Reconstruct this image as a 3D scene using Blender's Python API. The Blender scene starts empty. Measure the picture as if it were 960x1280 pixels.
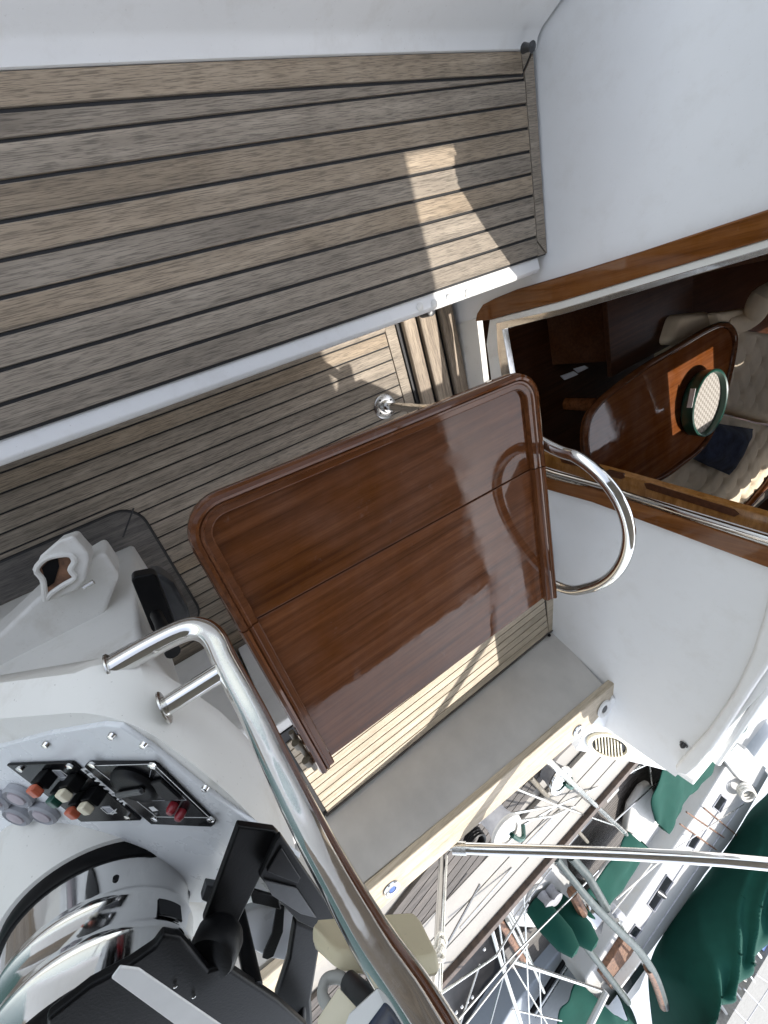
import bpy, bmesh, math, random
from mathutils import Vector, Matrix, noise
random.seed(7)
C = bpy.context.scene.collection
rad = math.radians
# ------------------------------------------------------------------ camera model (measured from the place)
FPX = 538.59
RX = Vector((0.28725531, 0.86176592, 0.41814338))     # world axes (starboard, forward, up) in lens axes
RY = Vector((0.81451134, -0.4494795, 0.36679622))
RZ = Vector((0.50403936, 0.23521837, -0.83103348))
EYE = 1.6                                             # height of the lens above the cockpit floor

def ray(p):
    v = Vector((p[0]-480, p[1]-640, FPX))
    return Vector((RX.dot(v), RY.dot(v), RZ.dot(v)))
def Z(p, h):                                          # point lying h below the lens
    v = ray(p); v = v*(-h/v.z); return Vector((v.x, v.y, EYE-h))
def YB(x):                                            # plan curve of the cabin bulkhead
    k = [(-2.0, 1.53), (-1.0, 1.43), (-.5, 1.385), (0, 1.335), (.45, 1.29), (.85, 1.225), (1.2, 1.15), (1.5, 1.08), (1.85, 1.0), (2.6, .8)]
    for (a, b), (c, d) in zip(k, k[1:]):
        if x <= c: return b + (d-b)*(x-a)/(c-a)
    return k[-1][1]
def B(p, off=0.0):                                    # point on the bulkhead (off = metres forward of it)
    v = ray(p); t = 1.2/max(v.y, 1e-6)
    for _ in range(40): t = .5*t + .5*(YB(v.x*t)+off)/v.y
    q = v*t; return Vector((q.x, q.y, EYE+q.z))
def D(p, d):                                          # point d metres away
    v = ray(p).normalized()*d; return Vector((v.x, v.y, EYE+v.z))
def V(x, y, h): return Vector((x, y, EYE-h))

# ------------------------------------------------------------------ materials
def newmat(name):
    m = bpy.data.materials.new(name); m.use_nodes = True
    nt = m.node_tree; b = nt.nodes['Principled BSDF']; return m, nt, b
def N(nt, t, **k):
    n = nt.nodes.new(t)
    for a, v in k.items():
        if a in n.inputs: n.inputs[a].default_value = v
        else: setattr(n, a, v)
    return n
def mapping(nt, scale, kind='Object'):
    tc = N(nt, 'ShaderNodeTexCoord'); mp = N(nt, 'ShaderNodeMapping'); mp.inputs['Scale'].default_value = scale
    nt.links.new(tc.outputs[kind], mp.inputs['Vector']); return mp.outputs['Vector']
def ramp(nt, fac, stops):
    r = N(nt, 'ShaderNodeValToRGB'); cr = r.color_ramp
    while len(cr.elements) < len(stops): cr.elements.new(.5)
    for e, (p, c) in zip(cr.elements, stops): e.position = p; e.color = (*c, 1)
    nt.links.new(fac, r.inputs['Fac']); return r.outputs['Color']
def mixc(nt, fac, a, b, mode='MIX'):
    m = N(nt, 'ShaderNodeMix', data_type='RGBA', blend_type=mode)
    for s, v in ((m.inputs[0], fac), (m.inputs[6], a), (m.inputs[7], b)):
        if hasattr(v, 'is_output'): nt.links.new(v, s)
        elif isinstance(v, (tuple, list)): s.default_value = (*v[:3], 1)
        else: s.default_value = v
    return m.outputs[2]
def bump(nt, b, h, strength=.2, dist=.002):
    n = N(nt, 'ShaderNodeBump', Strength=strength, Distance=dist)
    nt.links.new(h, n.inputs['Height']); nt.links.new(n.outputs['Normal'], b.inputs['Normal'])
def noise_t(nt, vec, scale, detail=4, rough=.6):
    n = N(nt, 'ShaderNodeTexNoise', Scale=scale, Detail=detail, Roughness=rough)
    nt.links.new(vec, n.inputs['Vector']); return n.outputs['Fac']

def plain(name, col, rough=.4, metal=0, var=.06, vs=8, bumps=0, coat=0, bscale=300, spec=.5):
    m, nt, b = newmat(name); b.inputs['Specular IOR Level'].default_value = spec
    f = noise_t(nt, mapping(nt, (1, 1, 1)), vs, 6)
    dark = tuple(c*(1-var*2) for c in col); light = tuple(min(1, c*(1+var)) for c in col)
    nt.links.new(ramp(nt, f, [(.3, dark), (.7, light)]), b.inputs['Base Color'])
    b.inputs['Roughness'].default_value = rough; b.inputs['Metallic'].default_value = metal
    b.inputs['Coat Weight'].default_value = coat; b.inputs['Coat Roughness'].default_value = .05
    if bumps:
        bump(nt, b, noise_t(nt, mapping(nt, (1, 1, 1)), bscale, 3), bumps, .002)
    return m
def gelcoat(name, col, rough=.35, dirt=.25, dcol=(.42, .37, .29)):
    m, nt, b = newmat(name)
    v = mapping(nt, (1, 1, 1))
    base = ramp(nt, noise_t(nt, v, 3, 5), [(.3, tuple(c*.95 for c in col)), (.7, col)])
    st = ramp(nt, noise_t(nt, v, 9, 8, .7), [(.52, (0, 0, 0)), (.8, (dirt,)*3)])
    sp = ramp(nt, noise_t(nt, v, 170, 2), [(.70, (0, 0, 0)), (.76, (dirt*.8,)*3)])
    c1 = mixc(nt, st, base, dcol); c2 = mixc(nt, sp, c1, (.2, .17, .13))
    nt.links.new(c2, b.inputs['Base Color'])
    rr = N(nt, 'ShaderNodeMapRange'); rr.inputs['To Min'].default_value = rough-.08; rr.inputs['To Max'].default_value = rough+.15
    nt.links.new(noise_t(nt, v, 14, 5), rr.inputs['Value']); nt.links.new(rr.outputs[0], b.inputs['Roughness'])
    bump(nt, b, noise_t(nt, v, 6, 3), .12, .01)
    return m
def wood(name, dark, mid, light, axis='y', rough=.65, coat=0, isl=.35, grain=1.0, bumps=.35, fine=1.0, gold=0):
    m, nt, b = newmat(name)
    sc = {'x': (1.6, 60*fine, 60*fine), 'y': (60*fine, 1.6, 60*fine), 'z': (60*fine, 60*fine, 1.6)}[axis]
    sf = {'x': (22, 620*fine, 620*fine), 'y': (620*fine, 22, 620*fine), 'z': (620*fine, 620*fine, 22)}[axis]
    geo = N(nt, 'ShaderNodeNewGeometry')
    tc = N(nt, 'ShaderNodeTexCoord')
    off = N(nt, 'ShaderNodeVectorMath', operation='SCALE'); comb = N(nt, 'ShaderNodeCombineXYZ')
    for i in range(3): nt.links.new(geo.outputs['Random Per Island'], comb.inputs[i])
    nt.links.new(comb.outputs[0], off.inputs[0]); off.inputs['Scale'].default_value = 37
    add = N(nt, 'ShaderNodeVectorMath', operation='ADD')
    nt.links.new(tc.outputs['Object'], add.inputs[0]); nt.links.new(off.outputs[0], add.inputs[1])
    def mp(s):
        q = N(nt, 'ShaderNodeMapping'); q.inputs['Scale'].default_value = s
        nt.links.new(add.outputs[0], q.inputs['Vector']); return q.outputs[0]
    g = noise_t(nt, mp(sc), 1.0, 6, .65); gf = noise_t(nt, mp(sf), 1.0, 3, .6); bl = noise_t(nt, mp((5, 5, 5)), 1.0, 5)
    c = ramp(nt, g, [(.28, dark), (.5, mid), (.74, light)])
    f = ramp(nt, gf, [(.40, (1-.45*grain,)*3), (.52, (1.0,)*3)])
    c = mixc(nt, 1.0, c, f, 'MULTIPLY')
    blc = ramp(nt, bl, [(.3, (.78, .78, .8)), (.7, (1.12, 1.1, 1.06))])
    c = mixc(nt, .8, c, blc, 'MULTIPLY')
    if gold:
        fr = N(nt, 'ShaderNodeMath', operation='MULTIPLY'); nt.links.new(geo.outputs['Random Per Island'], fr.inputs[0]); fr.inputs[1].default_value = 7.37
        f2 = N(nt, 'ShaderNodeMath', operation='FRACT'); nt.links.new(fr.outputs[0], f2.inputs[0])
        gr_ = ramp(nt, f2.outputs[0], [(.80, (0, 0, 0)), (.9, (gold,)*3)])
        c = mixc(nt, gr_, c, mixc(nt, 1.0, c, (1.14, 1.0, .80), 'MULTIPLY'))
    hs = N(nt, 'ShaderNodeHueSaturation')
    mr = N(nt, 'ShaderNodeMapRange'); mr.inputs['To Min'].default_value = 1-isl; mr.inputs['To Max'].default_value = 1+isl
    nt.links.new(geo.outputs['Random Per Island'], mr.inputs['Value']); nt.links.new(mr.outputs[0], hs.inputs['Value'])
    m2 = N(nt, 'ShaderNodeMapRange'); m2.inputs['To Min'].default_value = 1.25; m2.inputs['To Max'].default_value = .75
    nt.links.new(bl, m2.inputs['Value']); nt.links.new(m2.outputs[0], hs.inputs['Saturation'])
    nt.links.new(c, hs.inputs['Color']); nt.links.new(hs.outputs[0], b.inputs['Base Color'])
    b.inputs['Roughness'].default_value = rough
    b.inputs['Coat Weight'].default_value = coat; b.inputs['Coat Roughness'].default_value = .06
    if bumps: bump(nt, b, gf, bumps, .0015)
    return m
def varnish(name, dark, mid, light, axis='y', isl=.12):
    m = wood(name, dark, mid, light, axis, rough=.5, coat=0, isl=isl, grain=.28, bumps=0, fine=.8)
    nt = m.node_tree; b = nt.nodes['Principled BSDF']; b.inputs['Specular IOR Level'].default_value = .0
    v = mapping(nt, (1, 1, 1))
    src = b.inputs['Base Color'].links[0].from_socket
    sc_ = ramp(nt, noise_t(nt, v, 11, 7, .75), [(.63, (0, 0, 0)), (.72, (.10,)*3)])
    nt.links.new(mixc(nt, sc_, src, (.42, .36, .33)), b.inputs['Base Color'])
    b.inputs['Coat Weight'].default_value = .75; b.inputs['Coat IOR'].default_value = 1.42
    rr = ramp(nt, noise_t(nt, v, 7, 6, .7), [(.5, (.035,)*3), (.72, (.22,)*3)])
    nt.links.new(rr, b.inputs['Coat Roughness'])
    hgt = N(nt, 'ShaderNodeMath', operation='ADD')
    nt.links.new(noise_t(nt, v, 9, 2), hgt.inputs[0])
    fine = N(nt, 'ShaderNodeMath', operation='MULTIPLY'); fine.inputs[1].default_value = .008
    nt.links.new(noise_t(nt, mapping(nt, (160, 9, 160)), 1.0, 3), fine.inputs[0]); nt.links.new(fine.outputs[0], hgt.inputs[1])
    n = N(nt, 'ShaderNodeBump', Strength=.03, Distance=.01)
    nt.links.new(hgt.outputs[0], n.inputs['Height']); nt.links.new(n.outputs['Normal'], b.inputs['Coat Normal'])
    return m
def cloth(name, col, trans=0.0, rough=.85):
    m, nt, b = newmat(name)
    v = mapping(nt, (1, 1, 1))
    nt.links.new(ramp(nt, noise_t(nt, v, 5, 6), [(.3, tuple(c*.8 for c in col)), (.7, col)]), b.inputs['Base Color'])
    b.inputs['Roughness'].default_value = rough; b.inputs['Specular IOR Level'].default_value = .15
    bump(nt, b, noise_t(nt, v, 500, 2), .2, .001)
    if trans:
        tr = N(nt, 'ShaderNodeBsdfTranslucent'); tr.inputs['Color'].default_value = (*col, 1)
        ms = N(nt, 'ShaderNodeMixShader'); ms.inputs[0].default_value = trans
        nt.links.new(b.outputs[0], ms.inputs[1]); nt.links.new(tr.outputs[0], ms.inputs[2])
        nt.links.new(ms.outputs[0], nt.nodes['Material Output'].inputs['Surface'])
    return m
def metal(name, col=(.74, .73, .71), rough=.07):
    m, nt, b = newmat(name)
    v = mapping(nt, (1, 1, 1))
    b.inputs['Base Color'].default_value = (*col, 1); b.inputs['Metallic'].default_value = 1
    rr = ramp(nt, noise_t(nt, v, 25, 5, .7), [(.5, (rough,)*3), (.75, (rough+.16,)*3)])
    nt.links.new(rr, b.inputs['Roughness'])
    bump(nt, b, noise_t(nt, v, 30, 2), .04, .003)
    return m
M = {}
M['teak'] = wood('weathered_teak', (.20, .168, .13), (.305, .257, .20), (.42, .355, .28), 'y', isl=.10, gold=.5, fine=.85)
M['teak_x'] = wood('weathered_teak_across', (.165, .13, .095), (.30, .24, .18), (.45, .37, .28), 'x', isl=.15)
M['teak_grey'] = wood('grey_wet_teak', (.06, .055, .05), (.12, .11, .10), (.20, .18, .16), 'y', isl=.15)
M['teak_dark'] = wood('dark_deck_teak', (.04, .033, .028), (.085, .072, .062), (.15, .13, .115), 'y', isl=.25)
M['teak_pale'] = wood('sunlit_teak', (.40, .33, .235), (.54, .465, .355), (.66, .585, .47), 'y', isl=.07, grain=.5)  # lighter copy of the teak, sunlight put into its colour
M['mahogany'] = varnish('varnished_mahogany', (.055, .0185, .0075), (.118, .0425, .017), (.18, .070, .029), 'y')
M['mahogany_x'] = varnish('varnished_mahogany_across', (.055, .0185, .0075), (.118, .0425, .017), (.18, .070, .029), 'x')
M['trim_wood'] = varnish('varnished_trim', (.10, .035, .011), (.175, .066, .02), (.25, .105, .036), 'z')
M['trim_light'] = varnish('honey_trim', (.17, .07, .02), (.26, .12, .036), (.36, .175, .06), 'x')
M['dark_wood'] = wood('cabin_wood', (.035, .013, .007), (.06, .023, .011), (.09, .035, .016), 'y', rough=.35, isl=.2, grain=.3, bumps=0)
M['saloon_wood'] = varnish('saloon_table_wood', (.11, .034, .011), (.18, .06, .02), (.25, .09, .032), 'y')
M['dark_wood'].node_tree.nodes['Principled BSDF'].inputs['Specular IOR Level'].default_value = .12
M['caulk'] = plain('black_caulking', (.014, .014, .015), .55, bumps=.2)
M['white'] = gelcoat('white_gelcoat', (.82, .815, .80), .34, .26)
M['white_old'] = gelcoat('chalky_gelcoat', (.77, .755, .71), .42, .5)
M['cream'] = gelcoat('cream_plastic', (.62, .55, .38), .45, .3)
M['bulk'] = gelcoat('bulkhead_gelcoat', (.80, .805, .81), .36, .17)
M['grey'] = plain('shaded_coaming_white', (.55, .53, .495), .5, var=.06, vs=7, bumps=.1)  # white gelcoat in shade; the shade is put into this grey
M['panel'] = gelcoat('panel_white', (.735, .75, .765), .25, .14)
M['steel'] = metal('polished_steel')
M['steel_dull'] = metal('weathered_steel', (.62, .61, .58), .24)
M['alu'] = plain('grey_green_paint', (.075, .092, .088), .5, var=.2, vs=20, spec=.25)
M['black'] = plain('black_plastic', (.006, .006, .0065), .38, var=.2, vs=30, bumps=.12, spec=.12)
M['black_gloss'] = plain('black_plate', (.006, .006, .007), .22, var=.2, vs=30, spec=.2)
M['charcoal'] = plain('smoky_plastic', (.045, .047, .05), .35, var=.25, vs=25)
M['red'] = plain('red_plastic', (.24, .015, .024), .3)
M['orange'] = plain('orange_plastic', (.52, .12, .06), .4)
M['ivory'] = plain('ivory_plastic', (.72, .66, .5), .4)
M['dkgreen'] = plain('dark_green_plastic', (.01, .07, .05), .3)
M['rubber'] = plain('grey_rubber', (.34, .345, .37), .6, var=.12, vs=20)
M['rubber_pink'] = plain('faded_rubber', (.42, .37, .40), .6, var=.12, vs=20)
M['letter'] = plain('white_lettering', (.75, .75, .74), .5)
M['navy'] = plain('navy_screen', (.012, .022, .06), .12, var=.2)
M['blue'] = plain('blue_enamel', (.05, .11, .32), .3)
M['pillow'] = plain('navy_cloth', (.03, .038, .075), .9, var=.35, vs=14, bumps=.5, bscale=120)
M['cushion'] = cloth('cream_upholstery', (.82, .69, .52))
M['green'] = cloth('green_canvas', (.010, .068, .050), .10)
M['green_seam'] = cloth('green_webbing', (.004, .045, .032))
M['canvas'] = cloth('pale_canvas', (.62, .63, .62), .35)
M['bimini'] = cloth('cream_canvas', (.36, .345, .32), .38)
M['rope'] = plain('white_rope', (.62, .60, .54), .9, var=.2, vs=150, bumps=.5)
M['rope_blue'] = plain('blue_rope', (.05, .12, .26), .9, var=.3, vs=120)
M['cable'] = plain('grey_cable', (.36, .36, .34), .5)
M['rust_tan'] = plain('tan_varnish_tube', (.17, .145, .105), .4, var=.2, vs=40)
M['rust_dark'] = plain('dark_brown_wood', (.07, .045, .032), .6, var=.3, vs=30)
M['rust'] = plain('rusty_brown', (.20, .10, .055), .6, var=.35, vs=30)
M['deckpanel'] = gelcoat('worn_deck_paint', (.27, .258, .238), .65, .7)
M['deckgrey'] = gelcoat('pale_grey_deck', (.27, .30, .335), .5, .12)
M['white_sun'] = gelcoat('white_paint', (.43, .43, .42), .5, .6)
M['concrete'] = plain('pale_quay_slab', (.19, .187, .175), .8, var=.15, vs=12, bumps=.3)
M['glass'] = plain('dark_window', (.012, .013, .016), .25, var=.1, spec=.1)
M['hull_dark'] = plain('black_hull', (.014, .013, .013), .35, var=.35, vs=9, spec=.12)

# ------------------------------------------------------------------ builders
def tagged(o, label=None, cat=None, group=None, kind=None):
    for k, v in (('label', label), ('category', cat), ('group', group), ('kind', kind)):
        if v: o[k] = v
    return o
def thing(name, loc, label, cat, group=None):
    o = bpy.data.objects.new(name, None); C.objects.link(o); o.location = loc; o.empty_display_size = .05
    return tagged(o, label, cat, group)
def rootloc(o):
    v = Vector(o.location); p = o.parent
    while p: v = v + Vector(p.location); p = p.parent
    return v
def obj(name, bm, mat, parent=None, bevel=0, smooth=True, angle=40, label=None, seg=2):
    bmesh.ops.recalc_face_normals(bm, faces=bm.faces[:])
    me = bpy.data.meshes.new(name); bm.to_mesh(me); bm.free()
    o = bpy.data.objects.new(name, me); C.objects.link(o)
    for mm in (mat if isinstance(mat, (list, tuple)) else [mat]): me.materials.append(mm)
    if smooth:
        me.shade_smooth(); me.set_sharp_from_angle(angle=rad(angle))
    if bevel:
        b = o.modifiers.new('bevel', 'BEVEL'); b.width = bevel; b.segments = seg; b.limit_method = 'ANGLE'; b.angle_limit = rad(35)
        b.harden_normals = smooth
    if parent:
        o.parent = parent; o.location = -rootloc(parent)
    if label: o['label'] = label
    return o
def nb(): return bmesh.new()
def prism(bm, pts, off):                               # solid: outline + the same outline moved by off
    pts = [Vector(p) for p in pts]; off = Vector(off)
    a = [bm.verts.new(p) for p in pts]; b = [bm.verts.new(p+off) for p in pts]
    n = len(a)
    bm.faces.new(a); bm.faces.new(b[::-1])
    for i in range(n): bm.faces.new((a[i], b[i], b[(i+1) % n], a[(i+1) % n]))
    return bm
def box(bm, x0, x1, y0, y1, z0, z1):
    return prism(bm, [(x0, y0, z1), (x1, y0, z1), (x1, y1, z1), (x0, y1, z1)], (0, 0, z0-z1))
def slab(bm, px, h, t):                                # horizontal solid with a measured outline, t thick
    return prism(bm, [Z(p, h) for p in px], (0, 0, -t))
def cr(pts, n=8, closed=False):                        # smooth curve through points
    pts = [Vector(p) for p in pts]; out = []
    m = len(pts); rng = range(m if closed else m-1)
    for i in rng:
        if closed: p0, p1, p2, p3 = pts[i-1], pts[i], pts[(i+1) % m], pts[(i+2) % m]
        else: p0 = pts[max(i-1, 0)]; p1 = pts[i]; p2 = pts[i+1]; p3 = pts[min(i+2, m-1)]
        for k in range(n):
            t = k/n
            out.append(.5*((2*p1)+(p2-p0)*t+(2*p0-5*p1+4*p2-p3)*t*t+(3*p1-p0-3*p2+p3)*t*t*t))
    if not closed: out.append(pts[-1])
    return out
def tube(bm, pts, r, seg=16, closed=False):
    pts = [Vector(p) for p in pts]; n = len(pts); rings = []
    rr = r if isinstance(r, (list, tuple)) else [r]*n
    up = None
    for i in range(n):
        if closed: t = (pts[(i+1) % n]-pts[i-1]).normalized()
        else: t = (pts[min(i+1, n-1)]-pts[max(i-1, 0)]).normalized()
        if up is None: up = t.orthogonal().normalized()
        up = (up - t*up.dot(t)).normalized(); s = t.cross(up)
        rings.append([bm.verts.new(pts[i]+(up*math.cos(2*math.pi*k/seg)+s*math.sin(2*math.pi*k/seg))*rr[i]) for k in range(seg)])
    for i in range(n if closed else n-1):
        a, b = rings[i], rings[(i+1) % n]
        for k in range(seg): bm.faces.new((a[k], a[(k+1) % seg], b[(k+1) % seg], b[k]))
    if not closed: bm.faces.new(rings[0][::-1]); bm.faces.new(rings[-1])
    return bm
def lathe(bm, prof, c, ax=(0, 0, 1), seg=48, sx=1.0, ref=None):   # prof = [(radius, height)] round axis ax
    c = Vector(c); ax = Vector(ax).normalized()
    u = (Vector(ref) if ref else ax.orthogonal()); u = (u-ax*u.dot(ax)).normalized(); w = ax.cross(u); rings = []
    for r, h in prof:
        if r < 1e-6: rings.append([bm.verts.new(c+ax*h)])
        else: rings.append([bm.verts.new(c+ax*h+u*(r*sx*math.cos(2*math.pi*k/seg))+w*(r*math.sin(2*math.pi*k/seg))) for k in range(seg)])
    for a, b in zip(rings, rings[1:]):
        for k in range(seg):
            f = [a[k % len(a)], a[(k+1) % len(a)], b[(k+1) % len(b)], b[k % len(b)]]
            g = []
            for v in f:
                if v not in g: g.append(v)
            if len(g) > 2: bm.faces.new(g)
    for e in (rings[0], rings[-1]):
        if len(e) > 1: bm.faces.new(e)
    return bm
def rrect(x0, x1, y0, y1, r, n=6):
    out = []
    for cx, cy, a in ((x1-r, y1-r, 0), (x0+r, y1-r, 90), (x0+r, y0+r, 180), (x1-r, y0+r, 270)):
        for k in range(n+1):
            t = rad(a+90*k/n); out.append((cx+r*math.cos(t), cy+r*math.sin(t)))
    return out
def planks(bm, xs, y0f, y1f, z, t, gap=.0045, ny=1):    # planks running fore-aft between neighbouring xs
    for a, b in zip(xs, xs[1:]):
        a0, b0 = a+gap/2, b-gap/2
        if b0-a0 < .004: continue
        prism(bm, [(a0, y0f(a0), z), (b0, y0f(b0), z), (b0, y1f(b0), z), (a0, y1f(a0), z)], (0, 0, -t))
def ring_fitting(bm, c, r, ax=(0, 0, 1), hh=.006):
    return lathe(bm, [(r*.55, 0), (r*.55, hh*.6), (r*.7, hh), (r*.92, hh*.8), (r, 0)], c, ax, 32)

# ================================================================== SETTING
# water
bm = nb(); z = EYE-2.75
vs = [bm.verts.new(p) for p in ((-80, -80, z), (160, -80, z), (160, 160, z), (-80, 160, z))]; bm.faces.new(vs)
m, nt, b = newmat('harbour_water'); b.inputs['Base Color'].default_value = (.012, .035, .03, 1); b.inputs['Roughness'].default_value = .06
bump(nt, b, noise_t(nt, mapping(nt, (1, 1.6, 1)), 2.2, 5), .35, .08)
tagged(obj('water', bm, m, smooth=False), kind='structure')

# cockpit floor: caulked teak
bm = nb(); box(bm, -.2, 1.3, -1.7, 1.315, -.06, -.006)
floor = tagged(obj('cockpit_floor', bm, M['caulk'], smooth=False), 'weathered teak cockpit floor', None, None, 'structure')
bm = nb()
xs = [.157+.0527*k for k in range(-5, 20)]
planks(bm, xs, lambda x: -1.7, lambda x: .958 if x > .095 else .958+(.095-x)*.9, 0, .02, .0055)
prism(bm, [(-.05, 1.012, 0), (1.2, 1.002, 0), (1.2, .962, 0), (.097, .962, 0), (.06, .99, 0)], (0, 0, -.02))
obj('planking', bm, M['teak'], floor, .0012)

# the three loose slats in front of the companionway
g = thing('floor_grating', (.3, 1.15, 0), 'teak slats with dark gaps across the floor below the companionway', 'grating')
for (ya, yb2) in ((1.036, 1.098), (1.118, 1.20), (1.224, 1.295)):
    bm = nb(); prism(bm, [(.03, ya, .03), (1.05, ya-.012, .03), (1.05, yb2-.012, .03), (.03, yb2, .03)], (0, 0, -.026)); obj('slat', bm, M['teak_x'], g, .006)
bm = nb(); box(bm, .02, 1.05, 1.015, 1.31, -.004, .0035); obj('tray', bm, M['caulk'], g)

# ================================================================== PORT BENCH
SE = EYE-1.1                                          # bench height
bench = thing('cockpit_bench', (-.25, .3, 0), 'long weathered teak bench with black caulking beside the white back rest, partly sunlit', 'bench')
def yfe(x): return 1.33-.078*x                         # forward end of the teak
bm = nb(); prism(bm, [(-.535, -1.6, SE-.006), (.016, -1.6, SE-.006), (.016, yfe(.016), SE-.006), (-.49, yfe(-.49), SE-.006)], (0, 0, -.02))
obj('caulking', bm, M['caulk'], bench)
bm = nb()
w = .0555; xin = .013; sx_ = [xin-w*k for k in range(0, 9)]     # inner planks
ym = lambda x: yfe(x)-.042
def ymit(x): return ym(x) if x < -.03 else yfe(x)-.042+max(0, (x+.03))*0
planks(bm, sx_[::-1], lambda x: -1.6, ym, SE, .022, .0072)
xo = lambda y: -.523+.033*max(0, (y+.2)/1.56)**1.5       # curved outer edge
ya_ = [-1.6+.1*k for k in range(0, 30)]; ya_ = [y for y in ya_ if y < 1.30]+[1.318]
xw = sx_[-1]
def strip(bm, fl, fr, ys, z, t):
    L = [Vector((fl(y), y, z)) for y in ys]; R_ = [Vector((fr(y), y, z)) for y in ys]
    prism(bm, L+R_[::-1], (0, 0, -t))
strip(bm, lambda y: xo(y)+.0545, lambda y: xw-.003, ya_, SE, .022)
strip(bm, xo, lambda y: xo(y)+.0465, ya_, SE, .022)
# mitred end board
prism(bm, [(.013, yfe(0), SE), (-.487, yfe(-.487), SE), (-.447, ym(-.447)+.003, SE), (-.03, ym(-.03)+.003, SE)], (0, 0, -.022))
prism(bm, [(-.027, ym(-.02)+.001, SE), (.0128, ym(.01)+.001, SE), (.0128, yfe(.0128)-.006, SE)], (0, 0, -.022))
prism(bm, [(-.4915, 1.3195, SE), (-.491, yfe(-.49)-.006, SE), (-.453, ym(-.453)-.001, SE)], (0, 0, -.022))
obj('seat_planks', bm, M['teak'], bench, .0012)
bm = nb()
pr = [(.016, SE-.012), (.05, SE-.008), (.060, SE-.018), (.062, SE-.034), (.05, SE-.05), (.034, SE-.056), (.03, SE-.07), (.03, .003), (-.02, .003), (-.02, SE-.02)]
prism(bm, [(x, -1.6, z) for x, z in pr], (0, 1.6+1.30, 0)); obj('front_panel', bm, M['white'], bench, .004)
bm = nb()
for px in ((523, 384), (541, 380), (560, 373), (583, 367)): lathe(bm, [(.001, 0), (.010, .002), (.012, .008), (.004, .014)], Z(px, 1.115), (0, 0, 1), 12)
p1, p2 = Z((517, 386), 1.13), Z((590, 366), 1.13); tube(bm, [p1, p2], .008, 8); obj('hinge', bm, M['white_old'], bench)
bm = nb(); lathe(bm, [(.017, 0), (.017, .05), (.006, .055)], Z((528, 391), 1.3), (0, 0, 1), 16); obj('drain_spout', bm, M['charcoal'], bench)

# port back rest (coaming): leans outward
co = thing('back_rest', (-.55, .3, SE), 'white moulded back rest behind the long teak bench', 'back rest')
bm = nb(); ys = [-1.6+.12*k for k in range(26)]; ys = [y for y in ys if y < 1.30]+[1.375]
prof = [(0, -.03), (-.002, .006), (-.022, .014), (-.034, .03), (-.085, .20), (-.13, .34), (-.16, .39), (-.21, .41), (-.30, .41), (-.36, .36), (-.38, .1), (-.38, -.03)]
rows = [[bm.verts.new((xo(min(y, 1.36))+a, y, SE+c)) for a, c in prof] for y in ys]
for r0, r1 in zip(rows, rows[1:]):
    for i in range(len(prof)-1): bm.faces.new((r0[i], r0[i+1], r1[i+1], r1[i]))
bm.faces.new(rows[0]); bm.faces.new(rows[-1]); obj('moulding', bm, M['white'], co, 0, angle=50)
bm = nb(); q = Z((655, 60), 1.075); lathe(bm, [(.001, 0), (.012, 0), (.008, .02), (.012, .035), (.002, .04)], q, (.4, -.2, 1), 12); obj('drain_knob', bm, M['charcoal'], co)

# ================================================================== BULKHEAD
bk = thing('cabin_bulkhead', (.5, 1.3, 0), 'white cabin bulkhead with a wood trimmed companionway opening and rounded outer rim', 'bulkhead')
xl = lambda z: .150+(-.085)*((z-EYE+1.46)/.96)          # outer edge of the port trim
xr = lambda z: .745+.10*((z-EYE+1.40)/1.0)
def sheet(bm, fx0, fx1, fz0, fz1, nu, nv, t=.03, off=0):
    def P(u, v, o):
        z = None
        zz = fz0(0)+(fz1(0)-fz0(0))*v
        x = fx0(zz)+(fx1(zz)-fx0(zz))*u
        z = fz0(x)+(fz1(x)-fz0(x))*v
        return Vector((x, YB(x)+off+o, z))
    A = [[bm.verts.new(P(i/nu, j/nv, 0)) for j in range(nv+1)] for i in range(nu+1)]
    Bk = [[bm.verts.new(P(i/nu, j/nv, t)) for j in range(nv+1)] for i in range(nu+1)]
    for i in range(nu):
        for j in range(nv):
            bm.faces.new((A[i][j], A[i+1][j], A[i+1][j+1], A[i][j+1])); bm.faces.new((Bk[i][j], Bk[i][j+1], Bk[i+1][j+1], Bk[i+1][j]))
    for i in range(nu):
        bm.faces.new((A[i][0], Bk[i][0], Bk[i+1][0], A[i+1][0])); bm.faces.new((A[i][nv], A[i+1][nv], Bk[i+1][nv], Bk[i][nv]))
    for j in range(nv):
        bm.faces.new((A[0][j], A[0][j+1], Bk[0][j+1], Bk[0][j])); bm.faces.new((A[nu][j], Bk[nu][j], Bk[nu][j+1], A[nu][j+1]))
    return bm
ZT = EYE-.34
def ztop(x):
    if x < 1.0: return ZT
    k = [(1.0, ZT), (1.2, EYE-.365), (1.45, EYE-.43), (1.65, EYE-.49), (1.8, EYE-.545), (1.9, EYE-.6)]
    for (a, b_), (c, d) in zip(k, k[1:]):
        if x <= c: return b_+(d-b_)*(x-a)/(c-a)
    return k[-1][1]
bm = nb(); sheet(bm, lambda z: -.95, lambda z: xl(z)+.012, lambda x: -.06, lambda x: ZT, 14, 12); obj('panel', bm, M['bulk'], bk)
bm = nb(); sheet(bm, lambda z: xl(EYE-1.5)+.012, lambda z: xr(EYE-1.45)-.001, lambda x: -.06, lambda x: EYE-1.468, 6, 2); obj('sill_panel', bm, M['white_old'], bk)
bm = nb(); sheet(bm, xr, lambda z: 1.80, lambda x: -.06 if x < 1.4 else .45, ztop, 16, 12); obj('panel', bm, M['bulk'], bk)
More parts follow.
